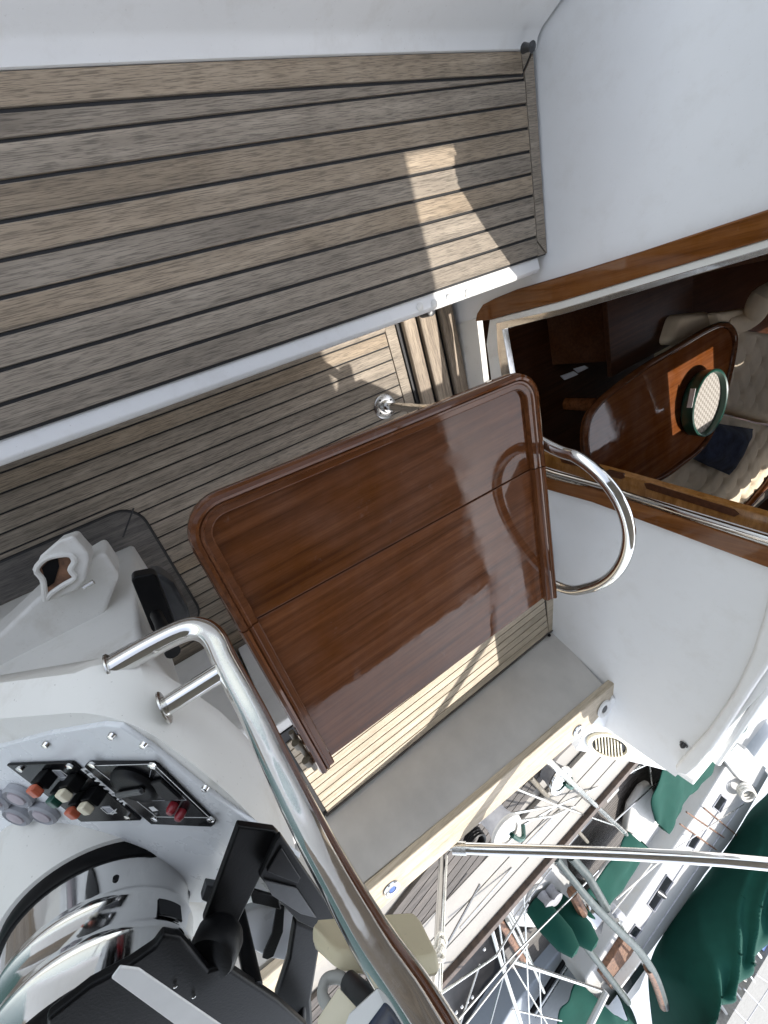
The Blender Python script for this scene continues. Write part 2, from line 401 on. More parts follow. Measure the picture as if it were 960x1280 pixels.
# rounded rim along the top and outer edge
RIM = [(1005, 640), (968, 705), (953, 772), (938, 820), (917, 865), (885, 912), (852, 948), (842, 960), (846, 968), (859, 971), (872, 960), (888, 941), (910, 908), (938, 865), (975, 812), (1045, 735)]
bm = nb(); prism(bm, [B(p, -.030) for p in RIM], (0, .06, 0)); obj('rim', bm, M['white'], bk, .016, seg=5)
bm = nb(); tube(bm, [B(p, .045)+Vector((.03, 0, .02)) for p in ((888, 941), (910, 908), (938, 865), (975, 812), (1045, 735))], .012, 8); obj('outer_moulding', bm, M['white'], bk)
# side facet with the ventilator
fpx = ((768, 872), (812, 915), (851, 953), (843, 966), (800, 955), (757, 945), (720, 938), (734, 906))
fa = [B((768, 872), -.01), B((812, 915), -.012), B((851, 953), -.02), B((843, 966), -.03), Z((800, 954), .80), Z((757, 945), .85), Z((720, 938), .88), Z((734, 906), .84)]
def onpl(px, p0, n):
    v = ray(px); e = Vector((0, 0, EYE)); return e+v*((p0-e).dot(n)/v.dot(n))
n_ = (fa[0]-fa[6]).cross(fa[5]-fa[6]).normalized(); n_ = n_ if n_.z > 0 else -n_
bm = nb(); prism(bm, [onpl(p, fa[6], n_) for p in fpx], -n_*.16); obj('side_moulding', bm, M['bulk'], bk, .004)
def ell(cx, cy, a, b, ang, n=28):
    ca, sa = math.cos(rad(ang)), math.sin(rad(ang))
    return [(cx+a*math.cos(2*math.pi*k/n)*ca-b*math.sin(2*math.pi*k/n)*sa, cy+a*math.cos(2*math.pi*k/n)*sa+b*math.sin(2*math.pi*k/n)*ca) for k in range(n)]
vent = thing('ventilator', fa[6], 'oval white slotted ventilator set in the white moulding outside the grey back rest', 'ventilator')
o_ = fa[6]+n_*.002
oc, ic = [[onpl(p, o_, n_) for p in ell(760, 931, k*28, k*15, 14)] for k in (1.0, .80)]
bm = nb()
def ringsolid(bm, oc, ic, up):
    n = len(oc); a = [bm.verts.new(p) for p in oc]; b_ = [bm.verts.new(p+up) for p in oc]; c_ = [bm.verts.new(p+up) for p in ic]; d = [bm.verts.new(p) for p in ic]
    for i in range(n):
        j = (i+1) % n
        for p, q in ((a, b_), (b_, c_), (c_, d)): bm.faces.new((p[i], p[j], q[j], q[i]))
ringsolid(bm, oc, ic, n_*.012); obj('frame', bm, M['ivory'], vent, .002)
bm = nb(); prism(bm, ic, n_*.0025); obj('backing', bm, M['black'], vent)
bm = nb()
for k in range(-4, 5):
    t = k/5.2; hw = 11.5*math.sqrt(1-t*t)
    ca, sa = math.cos(rad(14)), math.sin(rad(14)); cx, cy = 760+21*t*ca, 931+21*t*sa
    q = [(cx-.75+4*s*.2, cy+s*hw) for s in (-1, 1)]
    prism(bm, [onpl((q[0][0]-.65, q[0][1]), o_, n_)+n_*.004, onpl((q[0][0]+.65, q[0][1]), o_, n_)+n_*.004, onpl((q[1][0]+.65, q[1][1]), o_, n_)+n_*.004, onpl((q[1][0]-.65, q[1][1]), o_, n_)+n_*.004], n_*.006)
obj('slats', bm, M['ivory'], vent)
bm = nb(); lathe(bm, [(.001, .008), (.007, .006), (.007, 0)], onpl((853, 931), B((853, 931)), Vector((0, 1, 0))), (0, -1, 0), 12); obj('screw', bm, M['charcoal'], bk)
for px in ((855, 930),):
    bm = nb(); q = B(px); lathe(bm, [(.008, 0), (.008, .012), (.003, .018)], q, (.2, -1, 0), 12); lathe(bm, [(.013, 0), (.013, .004)], q, (.2, -1, 0), 16); obj('snap_stud', bm, M['charcoal'], bk)

# companionway trims
def bprism(name, px, mat, parent, off=-.012, t=.02, bev=.002):
    bm = nb(); pts = [B(p, off) for p in px]
    prism(bm, pts, (0, t, 0)); return obj(name, bm, mat, parent, bev)
cw = thing('companionway_frame', (.5, 1.3, EYE-1.46), 'varnished wood and steel frame round the companionway opening', 'door frame')
bprism('wood_trim', [(594, 402), (596, 392), (603, 381), (618, 373), (645, 362), (720, 340), (800, 315), (960, 262), (1010, 246), (1090, 215), (1090, 252), (960, 299), (800, 347), (700, 377), (640, 392), (612, 400)], M['trim_wood'], cw, -.018, .03, .004)
bprism('jamb', [(612, 400), (700, 377), (960, 299), (1090, 252), (1090, 262), (960, 311), (700, 390), (622, 409), (636, 480), (640, 520), (620, 520), (608, 430)], M['white_old'], cw, -.010, .03)
bprism('track', [(620, 404), (700, 386), (960, 309), (1090, 260), (1090, 268), (960, 317), (700, 394), (628, 412), (640, 480), (648, 530), (636, 530), (622, 440)], M['steel'], cw, -.013, .03)
bprism('wood_trim', [(690, 600), (740, 611), (960, 684), (1010, 700), (1010, 726), (960, 710), (740, 628), (690, 614), (560, 575), (562, 560)], M['trim_wood'], cw, -.016, .03, .003)
bm = nb(); a = [B(p, -.006) for p in ((560, 545), (694, 592), (760, 610), (860, 643), (960, 674), (1010, 690))]; tube(bm, a, .011, 14); obj('track', bm, M['steel'], cw)
bm = nb(); a = [B(p, -.004) for p in ((560, 552), (694, 598), (760, 617), (860, 650), (960, 681), (1010, 697))]; tube(bm, a, .007, 12); obj('track', bm, M['steel_dull'], cw)
bprism('slotted_board', [(560, 520), (690, 570), (760, 588), (860, 617), (960, 646), (1010, 661), (1010, 688), (960, 672), (860, 640), (740, 603), (690, 589), (560, 543)], M['trim_light'], cw, .03, .03, .003)
for px in ([(755, 589), (760, 588), (779, 593), (781, 597), (776, 599), (757, 594)], [(805, 604), (812, 604), (918, 637), (924, 643), (918, 646), (808, 611)], [(700, 573), (705, 573), (728, 580), (726, 584), (702, 578)]):
    bm = nb(); prism(bm, [B(p, .028) for p in px], (0, .01, 0)); obj('slot', bm, M['dark_wood'], cw)

# coachroof with open hatchways, one added for light (above the saloon, just outside the picture)
rf = thing('coachroof', (.5, 3, ZT), 'white cabin roof with an open sliding hatch above the saloon', 'roof')
bm = nb(); zt, zb = ZT+.03, ZT-.03
prism(bm, [(-1.1, YB(-1.1)+.005, zt), (.062, YB(.062)+.005, zt), (.062, 7, zt), (-1.1, 7, zt)], (0, 0, -.06))
prism(bm, [(.064, 2.25, zt-.002), (.948, 2.25, zt-.002), (.948, 7, zt-.002), (.064, 7, zt-.002)], (0, 0, -.055))
prism(bm, [(.95, YB(.95)+.035, zt), (1.15, YB(1.15)+.035, zt), (1.15, 4.4, zt), (.95, 4.4, zt)], (0, 0, -.06))
prism(bm, [(.95, 5.9, zt), (1.15, 5.9, zt), (1.15, 7, zt), (.95, 7, zt)], (0, 0, -.06))  # gap left aft of this piece is added to let daylight onto the settee
prism(bm, [(1.152, 2.91, zt-.003), (1.42, 2.91, zt-.06), (1.42, 4.49, zt-.06), (1.152, 4.49, zt-.003)], (0, 0, -.05))
prism(bm, [(1.42, 2.91, zt-.06), (1.92, 2.91, EYE-.53), (1.92, 3.3, EYE-.53), (1.42, 3.3, zt-.06)], (0, 0, -.05))
prism(bm, [(1.42, 3.85, zt-.06), (1.92, 3.85, EYE-.53), (1.92, 4.49, EYE-.53), (1.42, 4.49, zt-.06)], (0, 0, -.05))
for y0, y1 in ((0, 2.9), (4.5, 7)):
    prism(bm, [(1.152, y0 or YB(1.15)+.036, zt-.003), (1.8, y0 or YB(1.8)+.036, EYE-.53), (1.92, y1, EYE-.53), (1.152, y1, zt-.003)], (0, 0, -.05))
prism(bm, [(1.80, 1.04, EYE-.50), (1.92, 7, EYE-.50), (1.96, 7, EYE-1.13), (1.90, 1.1, EYE-1.13)], (.03, 0, 0))
obj('roof_panel', bm, M['white'], rf, .004)
bm = nb(); prism(bm, [(.052, 1.335, ZT-.05), (.058, 1.335, ZT+.28), (.058, 2.3, ZT+.28), (.052, 2.3, ZT-.05)], (-.03, 0, 0)); obj('hatch_shade_board', bm, M['white'], rf, .004)  # unseen upright board added to shape the sun patch's forward edge
bm = nb(); prism(bm, [(-.95, YB(-.95), ZT-.01), (.048, YB(.05), ZT-.01), (.035, YB(.05), ZT+.2), (-.95, YB(-.95), ZT+.2)], (0, .02, 0)); obj('roof_shade_lip', bm, M['white'], rf, .004)  # unseen strip added above the bulkhead to block sun from the bench
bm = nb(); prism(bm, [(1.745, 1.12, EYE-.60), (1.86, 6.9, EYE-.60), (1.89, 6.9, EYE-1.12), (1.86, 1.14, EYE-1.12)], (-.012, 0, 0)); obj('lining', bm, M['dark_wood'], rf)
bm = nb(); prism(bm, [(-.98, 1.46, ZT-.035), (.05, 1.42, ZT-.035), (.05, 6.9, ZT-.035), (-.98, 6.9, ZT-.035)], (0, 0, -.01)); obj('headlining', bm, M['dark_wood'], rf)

# ================================================================== SALOON
def room_wall(name, x0, x1, y0, y1, z0, z1, label, mat='dark_wood'):
    bm = nb(); box(bm, x0, x1, y0, y1, z0, z1)
    return tagged(obj(name, bm, M[mat], None, .003), label, 'wall')
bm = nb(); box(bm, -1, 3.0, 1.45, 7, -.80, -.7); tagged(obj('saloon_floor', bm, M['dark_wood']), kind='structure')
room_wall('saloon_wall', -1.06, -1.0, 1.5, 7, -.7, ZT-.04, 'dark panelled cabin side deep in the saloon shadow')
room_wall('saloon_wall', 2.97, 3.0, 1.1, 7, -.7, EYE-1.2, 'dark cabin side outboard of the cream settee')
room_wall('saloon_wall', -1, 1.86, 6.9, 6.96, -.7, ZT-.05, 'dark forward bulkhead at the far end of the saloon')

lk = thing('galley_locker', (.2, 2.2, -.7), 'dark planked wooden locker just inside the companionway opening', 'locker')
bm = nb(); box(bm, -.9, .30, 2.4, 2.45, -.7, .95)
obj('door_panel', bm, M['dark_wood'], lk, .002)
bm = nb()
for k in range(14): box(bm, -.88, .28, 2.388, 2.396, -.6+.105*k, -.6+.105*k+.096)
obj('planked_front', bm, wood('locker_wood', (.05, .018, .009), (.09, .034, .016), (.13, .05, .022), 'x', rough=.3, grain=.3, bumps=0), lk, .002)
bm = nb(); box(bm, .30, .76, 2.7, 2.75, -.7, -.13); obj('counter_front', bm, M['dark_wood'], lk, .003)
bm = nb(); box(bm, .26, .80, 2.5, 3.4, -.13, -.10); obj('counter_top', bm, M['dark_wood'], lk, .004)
# saloon table
HT = 1.56
tb = thing('saloon_table', Z((800, 520), 2.3), 'varnished saloon table with rounded corners seen through the companionway', 'table')
out = [(731, 556), (733, 528), (742, 510), (760, 492), (800, 462), (840, 438), (880, 414), (902, 406), (914, 413), (917, 432), (910, 470), (896, 520), (878, 556), (850, 580), (823, 598), (790, 608), (755, 600), (738, 585)]
bm = nb(); pts = cr([Z(p, HT) for p in out], 4, True); prism(bm, pts, (0, 0, -.035)); obj('table_top', bm, M['saloon_wood'], tb, .006)
bm = nb(); tube(bm, [p+Vector((0, 0, .004)) for p in pts], .021, 10, True); obj('fiddle_rim', bm, M['mahogany'], tb)
bm = nb(); cc = sum(pts, Vector())/len(pts); lathe(bm, [(.05, 0), (.05, EYE-HT-.05+.7)], Vector((cc.x, cc.y, -.7)), (0, 0, 1), 20); obj('leg', bm, M['mahogany'], tb)
# tray on it
tr = thing('round_tray', Z((880, 500), HT-.06), 'round tray with a dark green rim and woven base on the saloon table', 'tray')
c0 = Z((874, 504), HT-.02)
bm = nb(); lathe(bm, [(.205, -.012), (.218, 0), (.222, .07), (.214, .075), (.205, .07), (.2, .0)], c0, (0, 0, 1), 48); obj('rim', bm, M['dkgreen'], tr)
bm = nb(); lathe(bm, [(.0, -.005), (.203, -.005), (.203, .035), (.0, .035)], c0, (0, 0, 1), 48)
m, nt, b = newmat('woven_base'); ck = N(nt, 'ShaderNodeTexChecker', Scale=1.0); nt.links.new(mapping(nt, (44, 44, 0)), ck.inputs['Vector'])
ck.inputs['Color1'].default_value = (.46, .43, .39, 1); ck.inputs['Color2'].default_value = (.27, .245, .215, 1); nt.links.new(ck.outputs['Color'], b.inputs['Base Color']); b.inputs['Roughness'].default_value = .8
obj('woven_base', bm, m, tr)
bm = nb(); dv = (Vector((0, 0, 0))-Vector((c0.x, c0.y, 0))).normalized(); sd = Vector((dv.y, -dv.x, 0)); q = c0+dv*.224+sd*.03
prism(bm, [q-sd*.06+Vector((0, 0, .035)), q+sd*.06+Vector((0, 0, .035)), q+sd*.06+Vector((0, 0, .065)), q-sd*.06+Vector((0, 0, .065))], dv*.004); obj('handle_plate', bm, M['letter'], tr)

# settee
st = thing('settee', Z((900, 560), 2.3), 'cream tufted settee curving round behind the saloon table', 'settee')
def tufted(name, corners, nu, nv, bulge, bs, parent, up, amp=.045):
    a, b_, c_, d = [Vector(p) for p in corners]; lu = ((b_-a).length+(c_-d).length)/2; lv = ((d-a).length+(c_-b_).length)/2
    bm = nb(); up = Vector(up).normalized(); V_ = []
    for i in range(nu+1):
        r = []
        for j in range(nv+1):
            u, v = i/nu, j/nv
            p = a*(1-u)*(1-v)+b_*u*(1-v)+c_*u*v+d*(1-u)*v
            U, W_ = u*lu/bs, v*lv/bs
            s, t = U+W_, U-W_
            ds = abs(s-round(s)); dt = abs(t-round(t))
            f = -amp*.45*(math.exp(-(ds/.07)**2)+math.exp(-(dt/.07)**2)) - amp*1.2*math.exp(-(ds*ds+dt*dt)/.02)
            e = min(1, min(u, 1-u)*lu/.07)*1.0; e2 = min(1, min(v, 1-v)*lv/.07)
            rd = bulge*(math.sqrt(1-(1-e)**2)*math.sqrt(1-(1-e2)**2)-1)
            wr = .006*noise.noise(p*9)
            r.append(bm.verts.new(p+up*(f*e*e2+rd+wr)))
        V_.append(r)
    for i in range(nu):
        for j in range(nv): bm.faces.new((V_[i][j], V_[i+1][j], V_[i+1][j+1], V_[i][j+1]))
    # sides, down
    loop = [V_[i][0] for i in range(nu+1)]+[V_[nu][j] for j in range(1, nv+1)]+[V_[i][nv] for i in range(nu-1, -1, -1)]+[V_[0][j] for j in range(nv-1, 0, -1)]
    lo = [bm.verts.new(v.co-up*(.13)) for v in loop]; n = len(loop)
    for i in range(n): bm.faces.new((loop[i], loop[(i+1) % n], lo[(i+1) % n], lo[i]))
    bm.faces.new(lo)
    return obj(name, bm, M['cushion'], parent, angle=80)
HS = 1.75
tufted('seat_cushion', [Z((800, 640), HS), Z((955, 640), HS), Z((975, 535), HS), Z((850, 500), HS)], 70, 70, .07, .30, st, (0, 0, 1))
tufted('seat_cushion', [Z((852, 496), HS), Z((978, 530), HS), Z((1000, 420), HS), Z((855, 400), HS)], 70, 70, .07, .30, st, (0, 0, 1))
s1, s2 = Z((975, 640), HS), Z((1000, 420), HS)
tufted('back_cushion', [s1, s2, s2+Vector((.02, .1, .22)), s1+Vector((.02, 0, .22))], 60, 30, .07, .30, st, (-.9, -.3, .3))
bm = nb(); e = [Z((930, 638), HS-.02), Z((962, 600), HS-.02), Z((985, 560), HS-.02)]; tube(bm, cr(e, 5), .035, 10); obj('front_rail', bm, M['mahogany'], st)
bm = nb(); e = [Z((845, 425), 1.75), Z((858, 398), 1.68), Z((905, 390), 1.66)]
prism(bm, [Z(p, 1.62) for p in ((838, 430), (850, 392), (892, 388), (898, 405), (880, 430))], (0, 0, -.22)); obj('bolster', bm, M['cushion'], st, .05, seg=4)
bm = nb(); prism(bm, [Z(p, 1.56) for p in ((898, 390), (935, 384), (935, 402), (900, 407))], (0, 0, -.1)); obj('bolster', bm, M['cushion'], st, .03, seg=4)
bm = nb(); tube(bm, cr([Z((900, 406), 1.62), Z((925, 404), 1.58), Z((943, 392), 1.52), Z((952, 372), 1.45), Z((975, 360), 1.42)], 5), .07, 14); obj('bolster', bm, M['cushion'], st)
pl = thing('pillow', Z((905, 560), HS), 'crumpled navy pillow lying on the cream settee', 'pillow')
bm = nb(); q = [Z(p, HS-.06) for p in ((858, 570), (882, 527), (940, 536), (912, 594))]; n = 16; g_ = []
for i in range(n+1):
    r = []
    for j in range(n+1):
        u, v = i/n, j/n; p = q[0]*(1-u)*(1-v)+q[1]*u*(1-v)+q[2]*u*v+q[3]*(1-u)*v
        k = (1-(2*u-1)**4)*(1-(2*v-1)**4)
        r.append((bm.verts.new(p+Vector((0, 0, .10*k+.03*noise.noise(p*7)))), bm.verts.new(p-Vector((0, 0, .06*k+.001)))))
    g_.append(r)
for i in range(n):
    for j in range(n):
        for s in (0, 1): bm.faces.new((g_[i][j][s], g_[i+1][j][s], g_[i+1][j+1][s], g_[i][j+1][s]))
bmesh.ops.remove_doubles(bm, verts=bm.verts[:], dist=.003); obj('pillow_cover', bm, M['pillow'], pl)
bk2 = thing('folded_papers', Z((725, 465), 1.75), 'pale papers lying on the dark counter inside the cabin', 'papers')
bm = nb(); prism(bm, [*[Z(p, 1.698) for p in ((700, 470), (716, 464), (722, 468), (705, 475))]], (0, 0, .006)); obj('sheet', bm, M['rubber'], bk2)
bm = nb(); prism(bm, [*[Z(p, 1.698) for p in ((716, 461), (730, 457), (735, 460), (722, 466))]], (0, 0, .004)); obj('sheet', bm, M['rubber'], bk2)

# ================================================================== COCKPIT TABLE
HTB = .80; TZ = EYE-HTB
ct = thing('cockpit_table', (.58, .42, 0), 'varnished mahogany cockpit table with a raised rounded rim, centre of the cockpit', 'table')
c1, c2, c3, c4 = Z((218, 641), HTB), Z((668, 459), HTB), Z((694, 742), HTB), Z((401, 962), HTB)   # port-aft, port-fwd, stbd-fwd, stbd-aft
def tp(u, v, dz=0):                                    # u: port->stbd, v: aft->fwd
    p = c1*(1-u)*(1-v)+c4*u*(1-v)+c3*u*v+c2*(1-u)*v; return Vector((p.x, p.y, TZ+dz))
W_, L_ = .70, .86; SEAM = .378
def leaf(u0, u1, round_port):
    pts = []
    if round_port:
        rx, ry = .075/W_, .075/L_
        for k in range(9):
            t = rad(180+90*k/8); pts.append((u0+rx+rx*math.cos(t), ry+ry*math.sin(t)))
        pts += [(u1, 0), (u1, 1)]
        for k in range(9):
            t = rad(90+90*k/8); pts.append((u0+rx+rx*math.cos(t), 1-ry+ry*math.sin(t)))
    else: pts = [(u0, 0), (u1, 0), (u1, 1), (u0, 1)]
    return pts
for i, (u0, u1, rp) in enumerate(((0, SEAM-.0022, True), (SEAM+.0022, 1, False))):
    pts = leaf(u0, u1, rp)
    bm = nb(); prism(bm, [tp(u, v, -.013) for u, v in pts], (0, 0, -.02)); lf = obj('leaf', bm, M['mahogany'], ct, .002)
    # moulded rim: three steps swept along the free edges
    if rp:
        path = [(u1, 0)] + [(u, v) for u, v in pts[:9]][::-1]
        path = [(SEAM-.0022, 0)]+[p for p in pts[0:9]][::-1]+[p for p in pts[11:]][::-1]+[(SEAM-.0022, 1)]
        paths = [path]
    else:
        paths = [[(u0, 0), (u1+.012, 0)], [(u0, 1), (u1+.012, 1)]]
    prof = [(.004, -.05), (-.003, -.03), (-.005, -.006), (-.001, .006), (.006, .010), (.0115, .008), (.0135, .003), (.0155, .0055), (.020, .005), (.0225, .0008), (.034, .0002), (.0362, -.002), (.037, -.012), (.037, -.03)]
    for path in paths:
        bm = nb(); P3 = [tp(u, v) for u, v in path]; rings = []
        ctr = tp(.5, .5)
        for k in range(len(P3)):
            t = (P3[min(k+1, len(P3)-1)]-P3[max(k-1, 0)]).normalized(); nrm = Vector((t.y, -t.x, 0))
            if nrm.dot(ctr-P3[k]) < 0: nrm = -nrm
            rings.append([bm.verts.new(P3[k]+nrm*a+Vector((0, 0, c))) for a, c in prof])
        for r0, r1 in zip(rings, rings[1:]):
            for j in range(len(prof)): bm.faces.new((r0[j], r0[(j+1) % len(prof)], r1[(j+1) % len(prof)], r1[j]))
        bm.faces.new(rings[0]); bm.faces.new(rings[-1])
        obj('rim', bm, M['mahogany'] if rp else M['mahogany_x'], lf, 0, angle=35)
    plugs = [(.041, .22), (.041, .5), (.041, .8), (.12, .033), (.2, .033), (.33, .033), (.2, .967)] if rp else [(.62, .033), (.9, .033), (.6, .967), (.9, .967)]
    for u, v in plugs: bm = nb(); lathe(bm, [(.0, .0005), (.003, .0005), (.003, -.008)], tp(u, v, -.0025), (0, 0, 1), 10); obj('plug', bm, M['dark_wood'], lf)
# under-table beam, legs and the hoop
bm = nb(); box(bm, .50, .68, .04, .80, TZ-.085, TZ-.04); obj('beam', bm, M['mahogany'], ct, .004)
hp = [Z((479, 509), 1.598), V(.374, .872, 1.2), V(.40, .878, .95), B((692, 560)) if False else V(.44, .885, .80)]
arc = []
for px in ((693, 561), (722, 572), (752, 596), (775, 628), (786, 664), (781, 697), (763, 722), (735, 735), (704, 735)):
    v = ray(px); q = v*(.885/v.y); arc.append(Vector((q.x, q.y, EYE+q.z)))
foot2 = Vector((.86, .862, .0)); 
path = [Vector((.374, .862, .0)), Vector((.376, .868, .3)), Vector((.395, .878, .6)), arc[0]]
hoop = cr(path+arc[1:]+[Vector((.955, .88, .60)), Vector((.90, .87, .3)), foot2], 10)
bm = nb(); tube(bm, hoop, .0165, 20); obj('hoop', bm, M['steel'], ct)
for q in (Vector((.374, .862, .0)), foot2):
    bm = nb(); lathe(bm, [(.052, .0005), (.052, .005), (.046, .008), (.026, .009), (.022, .03), (.017, .03)], q, (0, 0, 1), 40)
    f = obj('foot_flange', bm, M['steel_dull'], ct)
    for k in range(4): bm = nb(); lathe(bm, [(.0, .0115), (.004, .0105), (.005, .007)], q+Vector((.036*math.cos(k*1.57+.5), .036*math.sin(k*1.57+.5), 0)), (0, 0, 1), 10); obj('screw', bm, M['charcoal'], f)
bm = nb()
for px in ((372, 930), (385, 952)): lathe(bm, [(.011, -.010), (.011, .010), (.006, .012)], Z(px, .83), (1, .2, 0), 20)
tube(bm, [Z((364, 915), .84), Z((394, 960), .84)], .007, 12); obj('hinge', bm, M['rust_tan'], ct)

# ================================================================== STARBOARD BENCH + GREY BACK REST
sb = thing('cockpit_bench', (1.27, .4, 0), 'narrow sunlit teak bench between the mahogany table and the grey back rest', 'bench')
bm = nb(); prism(bm, [(1.06, -.085, SE-.006), (1.485, -.095, SE-.006), (1.495, 1.115, SE-.006), (1.06, 1.15, SE-.006)], (0, 0, -.02)); obj('caulking', bm, M['caulk'], sb)
bm = nb(); w = .0345; xs = [1.478-w*k for k in range(0, 12)][::-1]
planks(bm, xs, lambda x: -.08, lambda x: 1.068-.04*(x-1.3), SE, .022, .0042)
prism(bm, [(1.075, 1.15-.043, SE), (1.478, 1.063, SE), (1.485, 1.108, SE), (1.075, 1.143, SE)], (0, 0, -.022)); obj('seat_planks', bm, M['teak_pale'], sb, .001)
bm = nb(); box(bm, 1.02, 1.06, -.09, 1.15, .003, SE-.01); obj('front_panel', bm, M['white'], sb, .006)
bm = nb(); box(bm, 1.478, 1.4835, -.09, 1.10, SE-.02, SE+.004); obj('edge_trim', bm, M['teak_grey'], sb)
hs = thing('helm_locker', (1.2, -.6, 0), 'smooth white moulded helm locker behind the sunlit teak bench', 'locker')
bm = nb(); box(bm, .93, 1.50, -1.5, -.10, .003, SE+.012); obj('moulding', bm, M['white'], hs, .03, seg=4)
gb = thing('back_rest', (1.5, .4, SE), 'white back rest coloured grey by shade above the sunlit bench, capped with pale teak', 'back rest')
CAPH = .80
bm = nb()
prism(bm, [(1.484, -1.3, SE-.03), (1.484, 1.10, SE-.03), (1.588, 1.045, EYE-.828), (1.572, -1.2, EYE-.972)], (.06, 0, 0)); obj('panel', bm, M['grey'], gb, .002)
bm = nb()
i0 = [Z((464, 1115), .866), Z((770, 855), .80)]; o0 = [Z((478, 1136), .866), Z((736, 911), .80)]
dy = (i0[1]-i0[0]).normalized()
ia = i0[0]-dy*1.2; oa = o0[0]-dy*1.2; ib = i0[1]+dy*.02
prism(bm, [ia-Vector((.012, 0, 0)), ib-Vector((.012, 0, 0)), ib+Vector((.012, .006, 0)), i0[1]+Vector((.07, -.012, 0)), o0[1]+Vector((.0, .02, 0)), oa], (0, 0, -.028)); cap = obj('teak_cap', bm, M['teak_pale'], gb, .006, seg=3)
bm = nb(); ca0 = i0[0]+dy*.92
fits = [((490, 1111), .030, 'steel', 'blue'), ((723, 914), .028, 'steel', 'charcoal'), ((755, 886), .040, 'letter', 'charcoal')]
for px, r, m1, m2 in fits:
    c = Z(px, (.803 if px[0] > 740 else .811 if px[0] > 700 else .861)-.001); bm = nb(); lathe(bm, [(r*.45, 0), (r*.45, .004), (r*.62, .006), (r*.92, .005), (r, 0)], c, (0, 0, 1), 36); f = obj('deck_fitting', bm, M[m1], gb)
    bm = nb(); lathe(bm, [(0, .0032), (r*.38, .003), (r*.38, 0)], c, (0, 0, 1), 20); obj('centre_cap', bm, M[m2], f)
bm = nb(); c = Z((773, 893), .86); tube(bm, [c, c+Vector((.01, 0, .05))], .006, 10); lathe(bm, [(.012, 0), (.012, .006)], c, (0, 0, 1), 16); obj('peg', bm, M['charcoal'], gb)
bm = nb(); lathe(bm, [(0, .012), (.007, .010), (.007, 0)], Z((686, 794), 1.09), (-.6, -.3, .6), 12); obj('drain_plug', bm, M['black'], gb)
# outside of the back rest and side deck of this boat
ob = tagged(bpy.data.objects.new('deck', None), None, None, None, 'structure'); C.objects.link(ob)
def own(name, px, h, t, mat, parent=ob, bev=0):
    bm = nb(); slab(bm, px, h, t); return obj(name, bm, M[mat], parent, bev)
bm = nb(); prism(bm, [(1.60, -1.6, EYE-1.128), (2.9, -1.6, EYE-1.128), (2.9, 1.2, EYE-1.128), (2.75, 6, EYE-1.128), (1.97, 6, EYE-1.128), (1.92, 1.25, EYE-1.128), (1.60, .95, EYE-1.128)], (0, 0, -.06)); obj('deck_moulding', bm, M['deckpanel'], ob)
bm = nb(); prism(bm, [(1.655, -1.3, EYE-.978), (1.652, 1.0, EYE-.832), (1.78, 1.0, EYE-1.12), (1.78, -1.3, EYE-1.12)], (.03, 0, 0)); obj('outer_moulding', bm, M['white'], ob)
bm = nb()
xi = lambda y: 2.30-.36*max(0, min(1, (y+.2)/1.2)); 
for k in range(8):
    a0 = lambda y, k=k: xi(y)+.062*k+.003; b0 = lambda y, k=k: xi(y)+.062*(k+1)-.003
    ys = [-1.2+.2*j for j in range(16)]
    if k < 6: strip(bm, a0, b0, ys, EYE-1.108, .02)
obj('teak_planking', bm, M['teak_dark'], ob, .001)
bm = nb()
xq = [Z((600, 1082), 1.1).x, Z((649, 1074), 1.1).x]
for k in range(3):
    a = 2.50+.165*k; strip(bm, lambda y: a-.04*max(0, y-.2)+.004, lambda y: a+.158-.04*max(0, y-.2), [-1.0+.3*j for j in range(14)], EYE-1.104, .02)
obj('deck_panels', bm, M['deckpanel'], ob, .002)
bm = nb(); strip(bm, lambda y: 2.985-.04*max(0, y-.2), lambda y: 3.03-.04*max(0, y-.2), [-.75+.3*j for j in range(14)], EYE-1.075, .07); obj('toe_rail', bm, M['rust_dark'], ob, .006)

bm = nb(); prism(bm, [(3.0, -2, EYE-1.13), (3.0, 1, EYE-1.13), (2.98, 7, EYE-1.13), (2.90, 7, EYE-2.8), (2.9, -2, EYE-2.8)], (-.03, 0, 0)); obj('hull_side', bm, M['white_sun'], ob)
# winches on the side deck
def winch(px, h, s, label, top='white_sun'):
    c = Z(px, h); t = thing('winch', c-Vector((0, 0, .14*s)), label, 'winch', 'winches along the side deck')
    b0 = c-Vector((0, 0, .14*s))
    bm = nb(); lathe(bm, [(.075*s, 0), (.075*s, .02*s), (.052*s, .03*s), (.048*s, .08*s), (.056*s, .11*s), (.060*s, .115*s), (.060*s, .122*s)], b0, (0, 0, 1), 40); obj('drum', bm, M['rubber'], t)
    bm = nb(); lathe(bm, [(.066*s, .122*s), (.069*s, .128*s), (.066*s, .136*s), (.046*s, .138*s), (.044*s, .133*s), (.02*s, .133*s)], b0, (0, 0, 1), 40); obj('cap_ring', bm, M[top], t)
    bm = nb(); lathe(bm, [(0, .142*s), (.028*s, .141*s), (.040*s, .134*s)], b0, (0, 0, 1), 30); obj('centre_plate', bm, M['steel'], t)
    bm = nb(); tube(bm, cr([c+Vector((.02, .01, .005)), c+Vector((.06, .03, .015)), c+Vector((.10, .06, .0)), c+Vector((.10, .09, -.03))], 5), .008*s, 8); obj('line_guide', bm, M['dkgreen'], t)
    return t
winch((636, 1042), .85, 1.1, 'grey winch with a white ring top just outside the teak cap')
winch((703, 978), 1.02, 1.15, 'smaller steel winch among the wires by the side deck', 'steel')
rp = thing('coiled_rope', Z((588, 1047), 1.09), 'black rope coil on the dark teak deck beside the teak cap', 'rope')
bm = nb()
c = Z((590, 1048), 1.09)
